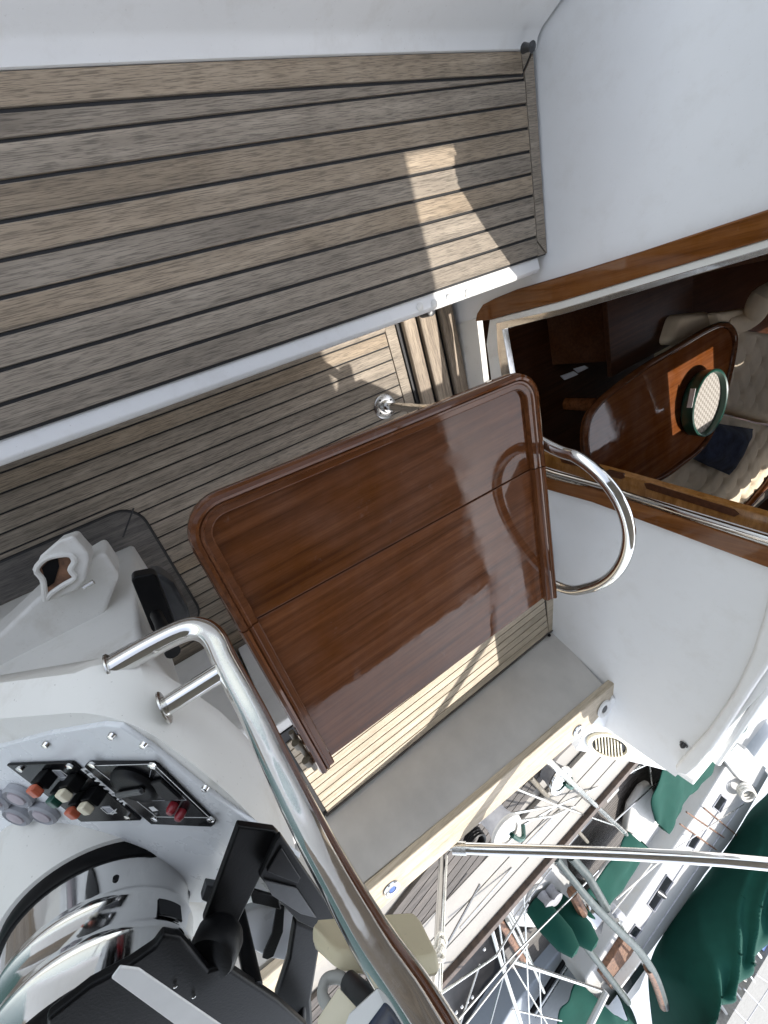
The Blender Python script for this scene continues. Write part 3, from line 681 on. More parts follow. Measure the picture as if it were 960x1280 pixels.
tube(bm, [c+Vector((.07*math.cos(k*.4)*(1-.004*k), .05*math.sin(k*.4), .0006*k)) for k in range(60)], .007, 6); obj('coil', bm, M['black'], rp)

# ================================================================== BIMINI (over the cockpit, casts the shade) and its steel hinge
bmn = thing('bimini', (.45, 0, EYE+.4), 'canvas bimini on steel tubes whose hinge stands outside the teak cap', 'bimini')
nx, ny = 14, 22; bm = nb(); g2 = []
for i in range(nx+1):
    r = []
    for j in range(ny+1):
        u = i/nx; x = -.35+2.29*u; y = -1.8+(1.51+1.8)*j/ny
        r.append(bm.verts.new((x, y, EYE+.42+.13*math.sin(math.pi*u)+.01*math.sin(9*y))))
    g2.append(r)
for i in range(nx):
    for j in range(ny): bm.faces.new((g2[i][j], g2[i+1][j], g2[i+1][j+1], g2[i][j+1]))
cv = obj('canvas', bm, M['bimini'], bmn); sm = cv.modifiers.new('thick', 'SOLIDIFY'); sm.thickness = .003
bm = nb(); prism(bm, [(-.5, 1.22, EYE+.418), (.385, 1.22, EYE+.418), (.385, 2.4, EYE+.418), (-.5, 2.4, EYE+.418)], (0, 0, -.004)); obj('shade_flap', bm, M['bimini'], bmn)  # unseen canvas added to end the sun patch on the port bench
end = D((960, 1080), 2.0)
A0 = D((570, 1060), 1.92)
bm = nb(); tube(bm, cr([A0, end, Vector((1.84, 1.47, EYE+.34)), Vector((1.78, 1.49, EYE+.42)), Vector((.4, 1.49, EYE+.53)), Vector((-.3, 1.49, EYE+.42)), Vector((-.45, 1.42, EYE+.3)), Vector((-.85, .2, EYE-.7))], 8), .0175, 18); obj('front_bow', bm, M['steel'], bmn)
d0 = (end-A0).normalized()
bm = nb(); tube(bm, [A0-d0*.012, A0+d0*.035], .0205, 18); tube(bm, [A0-d0*.03, A0], .008, 10); obj('hinge_cap', bm, M['steel_dull'], bmn)

# stanchion tube by the boarding gate, with rope turns
stn = thing('stanchion', Z((552, 1068), 1.1), 'double white stanchion tube leaning beside the cream box, with rope turns', 'stanchion')
a, b_ = Z((553, 1068), 1.1), Z((543, 1290), .62)
bm = nb(); tube(bm, [a, b_], .016, 14); obj('tube', bm, M['steel'], stn)
off = Vector((.03, .012, 0)); bm = nb(); tube(bm, [a+off, b_+off*.6], .008, 10); obj('tube', bm, M['rope'], stn)
bm = nb()
for k, t in enumerate((.60, .64, .67, .71)):
    p = a.lerp(b_, t); tube(bm, cr([p+Vector((.028*math.cos(q), .028*math.sin(q), .012*math.sin(q*2+k))) for q in (0, 1.05, 2.1, 3.14, 4.2, 5.2)], 3, True), .006, 6, True)
obj('rope_turns', bm, M['rope'], stn)

# ================================================================== HELM PEDESTAL
pd = thing('helm_pedestal', (.58, -.42, 0), 'white moulded helm pedestal standing on the cockpit floor', 'pedestal')
secs = [(.0015, .455, .66, -.72, -.205, .012), (.45, .465, .645, -.72, -.21, .012), (.66, .455, .66, -.74, -.21, .012), (.82, .385, .80, -.80, -.20, .03), (.95, .305, .93, -.86, -.175, .06), (1.00, .29, .955, -.88, -.16, .05), (1.035, .30, .95, -.87, -.165, .05)]
PN = Vector((0, -math.sin(rad(41)), math.cos(rad(41))))        # panel normal
P0 = Z((140, 985), .60)
def PP(px, d=0.0): return onpl(px, P0+PN*d, PN)
def pan_y(y): return P0.z+(y-P0.y)*math.tan(rad(41))
bm = nb(); rings = []
def loop(z, x0, x1, y0, y1, r, bow=0):
    q = rrect(x0, x1, y0, y1, r, 5); a, b_ = q[5], q[6]
    q = q[:6]+[(a[0]+(b_[0]-a[0])*k/9, a[1]) for k in range(1, 9)]+q[6:]
    return [Vector((x, y+(bow*max(0, 1-((x-.60)/.31)**2) if y > (y0+y1)/2 else 0), z)) for x, y in q]
BOW = [0, 0, .01, .035, .065, .075, .075]
for s, bw in zip(secs, BOW): rings.append([bm.verts.new(p) for p in loop(*s, bw)])
# top: cut by the sloping panel plane
top = loop(0, .315, .94, -.85, -.185, .05, .075); t_ = []
for p in top:
    t_.append(bm.verts.new((p.x, p.y, pan_y(p.y)+.007)))
# lower the aft part of the previous rings so that they stay below the slope
for rg in rings[3:]:
    for v in rg: v.co.z = min(v.co.z, pan_y(v.co.y)-.018-.01*(6-rings.index(rg)))
rings.append(t_)
for r0, r1 in zip(rings, rings[1:]):
    n = len(r0)
    for k in range(n): bm.faces.new((r0[k], r0[(k+1) % n], r1[(k+1) % n], r1[k]))
bm.faces.new(rings[-1]); bm.faces.new(rings[0])
bmesh.ops.triangulate(bm, faces=[f for f in bm.faces if len(f.verts) > 4])
body = obj('body', bm, M['white_old'], pd, .012, angle=35, seg=3)
# panel sheet
bm = nb(); ppx = [(-60, 945), (0, 934), (60, 918), (128, 907), (150, 909), (190, 936), (250, 984), (330, 1042), (374, 1074), (345, 1125), (300, 1130), (-60, 1120)]
prism(bm, [PP(p, .012) for p in ppx], -PN*.008); pnl = obj('control_panel', bm, M['panel'], pd, .002)
for px in ((58, 930), (140, 919), (257, 984), (180, 930)): bm = nb(); lathe(bm, [(0, .005), (.004, .004), (.005, 0)], PP(px, .013), PN, 12); obj('screw', bm, M['steel'], pnl)
def on_panel(name, px, d0, t, mat, parent, bev=.001):
    bm = nb(); prism(bm, [PP(p, d0) for p in px], PN*t); return obj(name, bm, M[mat], parent, bev)
# windlass control plate
wl = on_panel('windlass_plate', [(11, 953), (92, 950), (178, 1022), (104, 1024)], .0125, .004, 'black_gloss', pnl)
ex, ey = (PP((178, 1022))-PP((92, 950))).normalized(), None
ey = PN.cross(ex).normalized(); ey = ey if ey.y > 0 else -ey
def txt(body, px, size, d, mat, parent, name='lettering', ux=ex):
    cu = bpy.data.curves.new(name, 'FONT'); cu.body = body; cu.size = size; cu.extrude = .0004; cu.align_x = 'LEFT'; cu.shear = .0; cu.space_character = 1.15; cu.offset = .0006
    to = bpy.data.objects.new(name, cu); C.objects.link(to)
    me = bpy.data.meshes.new_from_object(to.evaluated_get(bpy.context.evaluated_depsgraph_get())); bpy.data.objects.remove(to); bpy.data.curves.remove(cu)
    uy = PN.cross(ux); mt = Matrix.Translation(PP(px, d)) @ Matrix((ux, uy, PN)).transposed().to_4x4()
    me.transform(mt); o = bpy.data.objects.new(name, me); C.objects.link(o); me.materials.append(M[mat]); o.parent = parent; o.location = -rootloc(parent); return o
bpy.context.view_layer.update()
txt('LEWMAR', (101, 961), .0185, .0167, 'letter', wl)
def button(px, r, hgt, mat, parent, name='push_button', cap=None):
    c = PP(px, .0165); bm = nb(); lathe(bm, [(r, 0), (r, hgt*.7), (r*.85, hgt), (0, hgt)], c, PN, 20, ref=ex); o = obj(name, bm, M['black'], parent)
    if cap: bm = nb(); lathe(bm, [(r*.88, hgt*.75), (r*.9, hgt*1.1), (r*.7, hgt*1.35), (0, hgt*1.4)], c, PN, 20); obj('cap', bm, M[cap], o)
    return o
# rocker blocks: black sockets with coloured keys
for px, key in (((62, 967), 'orange'), ((85, 980), 'dkgreen'), ((97, 972), 'ivory'), ((107, 994), 'orange'), ((123, 988), 'ivory')):
    c = PP(px, .0165); u, w2 = ex*.0095, ey*.0095
    bm = nb(); prism(bm, [c-u-w2, c+u-w2, c+u+w2, c-u+w2], PN*.017); o = obj('switch', bm, M['black'], wl, .002)
    u, w2 = ex*.0085, ey*.007
    bm = nb(); q = c+PN*.0175; prism(bm, [q-u-w2, q+u-w2, q+u+w2, q-u+w2], PN*.010); obj('key', bm, M[key], o, .003)
for px in ((26, 960), (88, 957), (160, 1020)): bm = nb(); lathe(bm, [(0, .004), (.005, .003), (.005, 0)], PP(px, .0165), PN, 12); obj('screw', bm, M['steel'], wl)
def outline(px, d, w, mat, parent, name='marking'):
    bm = nb(); P_ = [PP(p, d) for p in px]
    for a, b_ in zip(P_, P_[1:]+P_[:1]):
        t = (b_-a).normalized(); s = PN.cross(t)*w; prism(bm, [a-s, b_-s, b_+s, a+s], PN*.0003)
    return obj(name, bm, M[mat], parent)
outline([(66, 963), (76, 963), (86, 971), (76, 972)], .0167, .0007, 'letter', wl)
outline([(126, 1010), (137, 1009), (146, 1016), (134, 1017)], .0167, .0007, 'letter', wl)
for px in (((65, 963), (75, 963), (86, 975), (77, 976)), ((127, 1008), (137, 1007), (145, 1015), (135, 1016))):
    bm = nb(); prism(bm, [PP(p, .0166) for p in px], PN*.0003); obj('label_patch', bm, M['rubber'], wl)
outline([(137, 1017), (146, 1011), (141, 1018)], .0167, .0005, 'letter', wl)
# engine control plate
en = on_panel('engine_plate', [(109, 953), (113, 950), (193, 950), (199, 953), (271, 1025), (267, 1028), (192, 1025)], .0125, .006, 'black_gloss', pnl, .0015)
outline([(115, 957), (192, 955), (262, 1022), (196, 1021)], .0188, .0005, 'letter', en)
outline([(190, 958), (233, 1000), (215, 1000), (180, 1001)], .0188, .0004, 'rubber', en)
bm = nb(); c = PP((170, 979), .0185); lathe(bm, [(.032, 0), (.033, .003), (.029, .007), (.022, .009), (0, .009)], c, PN, 32); kb = obj('key_housing', bm, M['black'], en)
bm = nb(); u, w2 = ex*.005, ey*.024; q = c+PN*.009; prism(bm, [q-u-w2, q+u-w2, q+u+w2, q-u+w2], PN*.006); obj('grip', bm, M['charcoal'], kb, .004)
bm = nb(); q = PP((207, 985), .0185); u, w2 = ex*.020, ey*.014; prism(bm, [q-u-w2, q+u-w2, q+u+w2, q-u+w2], PN*.005); obj('meter', bm, M['black'], en, .003)
for px in ((218, 1005), (228, 1013)):
    bm = nb(); lathe(bm, [(.0062, 0), (.0062, .008), (.004, .012), (0, .0125)], PP(px, .0185), PN, 16); obj('warning_lamp', bm, M['red'], en)
for px in ((116, 955), (191, 956), (264, 1023), (194, 1022)): bm = nb(); lathe(bm, [(0, .004), (.005, .003), (.005, 0)], PP(px, .0187), PN, 12); obj('screw', bm, M['steel'], en)
bm = nb(); prism(bm, [PP(p, .0188) for p in ((186, 1009), (192, 1008), (198, 1013), (191, 1014))], PN*.0004); obj('sticker', bm, M['letter'], en)
# foot switches
for px in ((-2, 995), (27, 991), (58, 1013), (25, 1015)):
    c = PP(px, .0125); bm = nb(); lathe(bm, [(.0225, 0), (.0225, .007), (.019, .010), (.016, .007), (.015, .007)], c, PN, 32); o = obj('round_switch', bm, M['rubber'], pnl)
    bm = nb(); lathe(bm, [(.0150, .004), (.013, .010), (.006, .012), (0, .012)], c, PN, 28); obj('membrane', bm, M['rubber_pink'], o)
bm = nb(); slab(bm, [(-70, 850), (0, 792), (44, 750), (100, 708), (130, 690), (150, 720), (120, 800), (70, 850), (-70, 900)], 1.185, .13); obj('shoulder', bm, M['white_old'], pd, .012, seg=3)
# cable hood on the port side of the neck
hd = thing('cable_hood', Z((90, 740), 1.2), 'chalky moulded hood with a ragged dark opening on the pedestal neck', 'hood')
bm = nb()
h1 = 1.10
prism(bm, [Z(p, h1) for p in ((41, 716), (50, 695), (72, 676), (92, 669), (99, 678), (110, 690), (112, 700), (107, 725), (96, 738), (66, 752), (56, 750), (54, 730))], (.015, -.005, -.10)); obj('shell', bm, M['white_old'], hd, .008, seg=3)
bm = nb()
prism(bm, [Z(p, h1-.002) for p in ((45, 712), (56, 699), (74, 694), (88, 694), (93, 702), (88, 712), (94, 722), (80, 731), (64, 742), (57, 750), (55, 735), (53, 724))], (0, 0, -.004)); obj('opening', bm, M['rust'], hd)
bm = nb()
prism(bm, [Z(p, h1-.004) for p in ((52, 710), (60, 702), (72, 698), (74, 708), (68, 728), (60, 734), (56, 722))], (0, 0, -.004)); obj('cavity', bm, M['black'], hd)
bm = nb(); e = cr([Z(p, h1-.004) for p in ((45, 712), (56, 699), (74, 694), (88, 694), (93, 702), (88, 712), (94, 722), (80, 731), (64, 742), (57, 750), (55, 735), (53, 724))], 3, True); tube(bm, e, .006, 8, True); obj('lip', bm, M['white_old'], hd)
bm = nb(); tube(bm, [Z((104, 735), 1.08), Z((117, 727), 1.08)], .006, 8); obj('latch', bm, M['steel_dull'], hd)
# teak margin round the pedestal foot
mg = thing('pedestal_base', (.58, -.45, 0), 'grey teak margin laid into the floor round the pedestal foot', 'base')
oc = [Vector((x, y, .006)) for x, y in rrect(.335, .835, -1.2, -.135, .07, 6)]; ic = [Vector((x, y, .006)) for x, y in rrect(.452, .683, -1.1, -.209, .03, 6)]
bm = nb(); ringsolid(bm, [p-Vector((0, 0, .005)) for p in oc], [p-Vector((0, 0, .005)) for p in ic], Vector((0, 0, .005))); obj('margin', bm, M['teak_grey'], mg, .001)
bm = nb(); tube(bm, [p-Vector((0, 0, .004)) for p in oc], .0055, 6, True); obj('seam', bm, M['caulk'], mg)
bm = nb()
for a, b_ in (((.345, -.145), (.418, -.217)), ((.825, -.145), (.752, -.217))): tube(bm, [Vector((*a, .0055)), Vector((*b_, .0055))], .0028, 6)
obj('mitre_seam', bm, M['caulk'], mg)
# throttle
th = thing('throttle_lever', Z((190, 760), 1.0), 'black throttle lever with a smoky grey cover on the pedestal side', 'lever')
bm = nb(); prism(bm, [Z(p, .98) for p in ((164, 726), (168, 721), (190, 717), (196, 720), (221, 786), (217, 794), (208, 795), (190, 790))], (0, 0, -.04)); obj('housing', bm, M['black'], th, .006, seg=3)
bm = nb(); prism(bm, [Z(p, 1.06) for p in ((186, 720), (200, 717), (218, 730), (236, 762), (240, 778), (222, 785), (206, 760))], (0, 0, -.07)); obj('cover', bm, M['charcoal'], th, .015, seg=3)
bm = nb(); tube(bm, cr([Z((195, 768), .95), Z((201, 780), .90), Z((209, 800), .84), Z((216, 815), .80)], 5), [.012]*6+[.013]*5+[.014]*5, 12); obj('arm', bm, M['black'], th)

# guard rail arch in front of the pedestal
gr = thing('grab_rail', (.36, -.1, .95), 'polished steel grab rail rising from the pedestal beside the mahogany table', 'grab rail')
L1 = D((140, 836), .70); L2 = D((206, 884), .655)
main = cr([L1, D((188, 808), .690), D((230, 788), .680), D((252, 787), .670), D((268, 799), .655), D((282, 828), .635), D((318, 895), .595), D((350, 962), .56), D((398, 1056), .52), D((460, 1166), .47), D((520, 1256), .435), D((570, 1340), .41)], 6)
d_ = (main[-1]-main[-7]).normalized(); main = main+[main[-1]+d_*.06*k for k in range(1, 9)]
bm = nb(); tube(bm, main, .0162, 24); obj('rail', bm, M['steel'], gr)
bm = nb(); tube(bm, [L2, D((276, 840), .628)], .0125, 18); obj('brace', bm, M['steel'], gr)
for q, d in ((L1, (D((185, 808), .69)-L1)), (L2, (D((276, 840), .628)-L2))):
    bm = nb(); lathe(bm, [(.0215, -.002), (.0215, .0), (.0200, .0012), (.0162, .0012)], q, (.05, .98, .0), 28); obj('foot_flange', bm, M['steel_dull'], gr)

# compass drum
cd = thing('compass_binnacle', (.66, -.36, 1.0), 'polished steel binnacle drum with a black base ring on the pedestal', 'binnacle')
cc = Vector((.68, -.385, 0))
def rz(h): return .118-.045*(.6-h)
bm = nb(); hs_ = [.62, .556, .553, .549, .545, .541, .537, .512, .509, .505, .501, .497, .493, .45]
dr = [0, 0, .0008, .003, .0038, .003, .0008, 0, .0008, .003, .0038, .003, .0008, 0]
lathe(bm, [(rz(h)+d, EYE-h) for h, d in zip(hs_, dr)], cc, (0, 0, 1), 72); obj('drum', bm, M['steel'], cd, angle=60)
bm = nb(); lathe(bm, [(.16, EYE-.86), (.15, EYE-.74), (.138, EYE-.66), (.129, EYE-.622), (.10, EYE-.618)], cc, (0, 0, 1), 64); obj('collar', bm, M['white_old'], pd, angle=60)
bm = nb(); lathe(bm, [(.115, EYE-.66), (.1235, EYE-.618), (.1235, EYE-.604), (.121, EYE-.599), (.116, EYE-.598)], cc, (0, 0, 1), 72); obj('base_ring', bm, M['black'], cd)
bm = nb(); lathe(bm, [(rz(.46)+.002, EYE-.458), (rz(.46)+.004, EYE-.452), (rz(.45), EYE-.43), (.09, EYE-.413), (0, EYE-.41)], cc, (0, 0, 1), 72); obj('hood', bm, M['black'], cd)
ang = math.atan2(.06, .118); nv = Vector((math.cos(.35), math.sin(.35), 0))
bm = nb(); q = cc+nv*.113+Vector((0, 0, EYE-.527)); tv = Vector((-nv.y, nv.x, 0))
bm2 = nb(); c = cc+nv*.1165
vsl = []
pts = []
for k in range(7):
    a = 1.66+.36*k/6; pts.append(cc+Vector((math.cos(a), math.sin(a), 0))*.1155)
prism(bm, [p+Vector((0, 0, EYE-.534)) for p in pts]+[p+Vector((0, 0, EYE-.512)) for p in pts[::-1]], Vector((math.cos(1.84), math.sin(1.84), 0))*.0022); obj('maker_plate', bm, M['black_gloss'], cd)
bm2.free()
bm = nb(); lathe(bm, [(.004, 0), (.004, .003), (0, .003)], cc+Vector((math.cos(2.5), math.sin(2.5), 0))*.1155+Vector((0, 0, EYE-.57)), (math.cos(2.5), math.sin(2.5), 0), 14); obj('adjuster', bm, M['black'], cd)

# chart plotter on its bracket
cp = thing('chart_plotter', Z((280, 1200), .5), 'black chart plotter with a pale top strip on a tilting bracket', 'plotter')
def plate(name, px, h, t, mat, parent, bev=.004, seg=2):
    bm = nb(); slab(bm, px, h, t); return obj(name, bm, M[mat], parent, bev, seg=seg)
plate('housing', [(192, 1186), (204, 1169), (226, 1173), (240, 1188), (262, 1214), (282, 1208), (348, 1252), (384, 1284), (420, 1345), (60, 1345), (58, 1276), (112, 1234), (160, 1208)], .40, .012, 'black', cp, .004, 3)
plate('face_strip', [(139, 1224), (150, 1209), (174, 1212), (288, 1290), (260, 1312)], .372, .003, 'letter', cp, .002, 3)
plate('side_arm', [(298, 1033), (344, 1039), (351, 1046), (300, 1150), (290, 1176), (254, 1154)], .445, .012, 'black', cp, .003)
plate('back_frame', [(345, 1050), (351, 1044), (420, 1145), (418, 1162), (402, 1166), (372, 1152), (350, 1128), (324, 1096)], .43, .008, 'black', cp, .002)
plate('pocket', [(352, 1060), (376, 1098), (372, 1105), (334, 1090)], .427, .003, 'black_gloss', cp, .001)
plate('pocket', [(330, 1101), (371, 1111), (396, 1148), (376, 1143), (340, 1120)], .427, .003, 'charcoal', cp, .001)
plate('side_arm', [(368, 1150), (404, 1165), (390, 1250), (396, 1345), (340, 1345), (345, 1245), (360, 1200)], .445, .012, 'black', cp, .006, 3)
plate('latch', [(252, 1126), (258, 1107), (277, 1110), (273, 1136)], .47, .012, 'charcoal', cp, .002)
kc = Z((266, 1192), .415)
bm = nb(); lathe(bm, [(.027, -.026), (.030, -.020), (.030, .002), (.027, .007), (.012, .009), (0, .009)], kc, (-.35, -.45, .8), 40); obj('knob', bm, M['black'], cp)
for px in ((219, 1231), (242, 1244), (285, 1206)): bm = nb(); lathe(bm, [(0, .003), (.0022, .002), (.0022, 0)], Z(px, .399), (0, 0, 1), 10); obj('screw', bm, M['steel'], cp)
bm = nb(); tube(bm, cr([Z((382, 1150), .5), Z((388, 1190), .48), Z((376, 1240), .46), Z((372, 1300), .44)], 6), .012, 12); obj('cable_sleeve', bm, M['black'], cp)

bm = nb(); q = Z((318, 1236), .405); tube(bm, [q, q+Vector((0, 0, -.24))], .011, 12); obj('post', bm, M['black'], cp)
# pale box with a strap behind the plotter
pb = thing('instrument_box', Z((350, 1180), .66), 'pale grey faceted box held by a black ratchet strap under the plotter', 'box')
plate('body', [(294, 1143), (330, 1132), (372, 1140), (376, 1160), (368, 1204), (333, 1198), (312, 1186), (294, 1174)], .50, .012, 'panel', pb, .004, 3)
plate('strap', [(346, 1132), (356, 1134), (354, 1165), (342, 1196), (334, 1200), (328, 1198), (330, 1190), (340, 1168)], .492, .003, 'black', pb, .001)
plate('buckle', [(312, 1112), (348, 1122), (352, 1138), (316, 1130)], .488, .006, 'black', pb, .002)

bm = nb(); q = Z((335, 1166), .51); tube(bm, [q, q+Vector((0, 0, -.16))], .012, 12); obj('post', bm, M['charcoal'], pb)
# cream box clamped to the rail
cb = thing('junction_box', D((470, 1190), .60), 'cream plastic box clamped behind the steel grab rail', 'box')
bm = nb(); top_ = [D(p, d) for p, d in (((391, 1184), .575), ((398, 1180), .575), ((512, 1162), .62), ((522, 1163), .622), ((530, 1172), .61), ((551, 1215), .565), ((547, 1222), .558), ((508, 1232), .545), ((425, 1216), .535), ((414, 1208), .54), ((392, 1180), .565))]
prism(bm, top_, (-.002, .006, -.013)); obj('case', bm, M['cream'], cb, .005, seg=3)
bm = nb(); lathe(bm, [(.006, 0), (.006, .012), (0, .012)], D((530, 1226), .535), (.2, -.3, 1), 14); obj('gland', bm, M['black'], cb)
bm = nb(); tube(bm, [D((474, 1188), .575), D((464, 1174), .468)], .010, 12); obj('clamp', bm, M['charcoal'], cb)
hdsp = thing('handheld_display', D((480, 1275), .45), 'small white framed display with a navy screen at the foot of the rail', 'display')
bm = nb(); f_ = [D(p, .44) for p in ((438, 1288), (485, 1243), (512, 1282), (520, 1310), (430, 1310))]; prism(bm, f_, (0, .003, -.008)); obj('case', bm, M['letter'], hdsp, .003)
bm = nb(); f_ = [D(p, .438) for p in ((462, 1288), (484, 1258), (503, 1285), (510, 1310), (455, 1310))]; prism(bm, f_, (0, .001, -.003)); obj('screen', bm, M['navy'], hdsp)
bm = nb(); f_ = [D(p, .47) for p in ((395, 1290), (423, 1247), (447, 1275), (440, 1310), (400, 1310))]; prism(bm, f_, (0, .003, -.006)); obj('mount', bm, M['ivory'], hdsp, .003)
bm = nb(); tube(bm, [D((482, 1284), .452), D((528, 1268), .434)], .007, 10); obj('arm', bm, M['charcoal'], hdsp)
cbl = thing('cable', D((430, 1230), .53), 'grey cable looping under the cream box to the display', 'cable')
bm = nb(); tube(bm, cr([D((440, 1235), .53), D((425, 1222), .53), D((408, 1225), .53), D((403, 1243), .525), D((411, 1258), .52), D((420, 1262), .52)], 6), .0045, 10); obj('sheath', bm, M['cable'], cbl)
bm = nb(); tube(bm, [D((436, 1228), .53), D((452, 1248), .515), D((470, 1262), .50)], [.008, .010, .007], 14); obj('plug', bm, M['charcoal'], cbl)
bm = nb(); tube(bm, cr([D((456, 1196), .53), D((462, 1215), .525), D((468, 1240), .515)], 5), .004, 8); obj('sheath', bm, M['cable'], cbl)

# ================================================================== NEIGHBOURING BOATS
def poly(name, px, h, t, mat, parent, bev=.004):
    bm = nb(); slab(bm, px, h, t); return obj(name, bm, M[mat], parent, bev)
def line_t(name, pts, r, mat, parent, seg=8):
    bm = nb(); tube(bm, [Z(p, h) for p, h in pts], r, seg); return obj(name, bm, M[mat], parent)
n1 = thing('sailing_boat', Z((720, 1040), 2.75), 'moored yacht next alongside with dark fine planked teak deck and white bulwark', 'boat')
H1 = 1.50
def XL(px, h): return Z(px, h).x
xa, xb, xc, xd, xe = XL((655, 1098), H1), XL((718, 1052), H1), XL((770, 1061), H1), XL((786, 1065), H1), XL((810, 1062), H1)
yS = 1.0
def xstrip(name, x0, x1, y0, y1, h, t, mat, parent, bev=.004):
    bm = nb(); box(bm, x0, x1, y0, y1, EYE-h-t, EYE-h); return obj(name, bm, M[mat], parent, bev)
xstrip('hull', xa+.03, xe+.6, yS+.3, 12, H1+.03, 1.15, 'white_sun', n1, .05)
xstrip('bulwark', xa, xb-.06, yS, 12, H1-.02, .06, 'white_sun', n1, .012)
for k in range(7):
    y = 1.55+k*.36; xstrip('scupper', xb-.17, xb-.06, y, y+.2, H1-.0255, .04, 'teak_dark', n1, .01)
bm = nb(); k = 0; x = xb-.055
while x < xc: box(bm, x, x+.03, yS+.25, 12, EYE-H1-.03, EYE-H1+.0); x += .0345
obj('side_deck_planks', bm, M['teak_dark'], n1)
xstrip('cap_rail', xc+.002, xd, yS+.35, 12, H1-.03, .08, 'white_old', n1, .02)
poly('cockpit_coaming', [(784, 1040), (790, 1010), (806, 985), (815, 980), (822, 1000), (826, 1018), (812, 1040), (800, 1048)], 1.40, .07, 'white_old', n1, .03)
poly('stern_moulding', [(622, 1120), (640, 1093), (690, 1078), (712, 1098), (718, 1108), (700, 1130), (690, 1152), (668, 1162), (640, 1160)], 1.44, .35, 'white_sun', n1, .03)
poly('transom_step', [(655, 1165), (700, 1148), (712, 1160), (672, 1210), (640, 1212), (630, 1190)], 1.75, .3, 'teak_grey', n1, .01)
poly('stern_board', [(600, 1150), (622, 1140), (672, 1165), (682, 1180), (650, 1212), (612, 1180)], 1.95, .25, 'hull_dark', n1, .02)
bm = nb(); tube(bm, cr([Z((611, 1134), 1.7), Z((630, 1160), 1.7), Z((648, 1190), 1.7), Z((656, 1204), 1.7)], 5), .03, 8); obj('rubbing_strake', bm, M['rust'], n1)
for px, rr in (((684, 1152), .085), ((709, 1146), .09)):
    c = Z(px, 1.3); bm = nb()
    lathe(bm, [(0, .0), (rr*.8, .02), (rr, .12), (rr*.9, .28), (rr*.5, .36), (0, .37)], c-Vector((0, 0, .15)), (.2, .1, 1), 20, 1.35); obj('outboard_cover', bm, M['green'], n1)
for px in ((686, 1112), (676, 1120)):
    bm = nb(); lathe(bm, [(.05, 0), (.04, .05), (.055, .08), (0, .085)], Z(px, 1.42), (0, 0, 1), 14); obj('deck_fitting', bm, M['rubber'], n1)
bm = nb(); tube(bm, cr([Z((660, 1125), 1.43), Z((665, 1112), 1.43), Z((676, 1107), 1.43)], 5), .015, 8); obj('grab_handle', bm, M['white_sun'], n1)
# long green rail cloth
gc = thing('canvas_cover', Z((830, 1000), 1.5), 'long green canvas cover along the far side of the yacht alongside', 'cover', 'green canvas covers on the moored boats')
def drape(name, Lp, Rp, hL, hR, bulge, amp, parent, nu=60, nv=16, fs=3.0, way=(.5, 0, 1), folds=0):
    Ls = cr([Z(p, hL) for p in Lp], 10); Rs = cr([Z(p, hR) for p in Rp], 10); n = min(len(Ls), len(Rs)); bm = nb(); g = []
    for i in range(n):
        r = []
        for j in range(nv+1):
            v = j/nv; p = Ls[i].lerp(Rs[i], v)
            b_ = bulge*math.sin(math.pi*v)**.8
            q = Vector((p.x*.9, p.y*fs, v*3))
            f = amp*(noise.noise(q)+.6*noise.noise(q*2.3+Vector((5, 2, 1)))-.9*abs(noise.noise(Vector((p.y*fs*1.3+v*3.0, v*1.5-p.y*.4, 3)))))
            if folds:
                a_ = noise.noise(Vector((p.y*.45, v*1.3, 7)))*3.2+p.y*1.05+v*2.1
                k_ = abs((a_ % 1.0)-.5)*2
                f = folds*(v**1.3+.12)*(k_**2.5-.3)+amp*noise.noise(Vector((p.y*.9, v*1.5, 1)))+.3*folds*v*abs(noise.noise(Vector((p.y*2.2-v*3, v*2, 4))))
            r.append(bm.verts.new(p+Vector(way)*f+Vector((0, 0, b_)) if way[0] > 0 else p+Vector(way)*(b_+f)))
        g.append(r)
    g_co = [[v.co.copy() for v in r] for r in g]
    for i in range(n-1):
        for j in range(nv): bm.faces.new((g[i][j], g[i+1][j], g[i+1][j+1], g[i][j+1]))
    o = obj(name, bm, M['green'], parent, angle=80); s = o.modifiers.new('thick', 'SOLIDIFY'); s.thickness = .012; s.offset = -1
    for k in (range(1, 6) if folds else ()):
        row = g_co[min(n-1, k*n//6)]; bs = nb(); tube(bs, [p+Vector((-.004, 0, .006)) for p in row], .009, 6); obj('seam', bs, M['green_seam'], o if parent is None else parent)
    s2 = o.modifiers.new('sub', 'SUBSURF'); s2.levels = s2.render_levels = 1
    return o
drape('cloth', [(818, 1026), (815, 1005), (820, 985), (838, 955), (870, 910), (905, 865)], [(824, 1035), (845, 1012), (865, 985), (885, 965), (903, 945), (940, 905)], 1.25, 1.40, .10, .05, gc)
gc2 = thing('canvas_cover', Z((780, 1080), 1.5), 'green canvas strip crossing under the long steel bow tube', 'cover', 'green canvas covers on the moored boats')
drape('cloth', [(735, 1118), (755, 1088), (775, 1062), (788, 1042)], [(752, 1122), (772, 1092), (792, 1066), (803, 1052)], 1.25, 1.35, .10, .03, gc2)

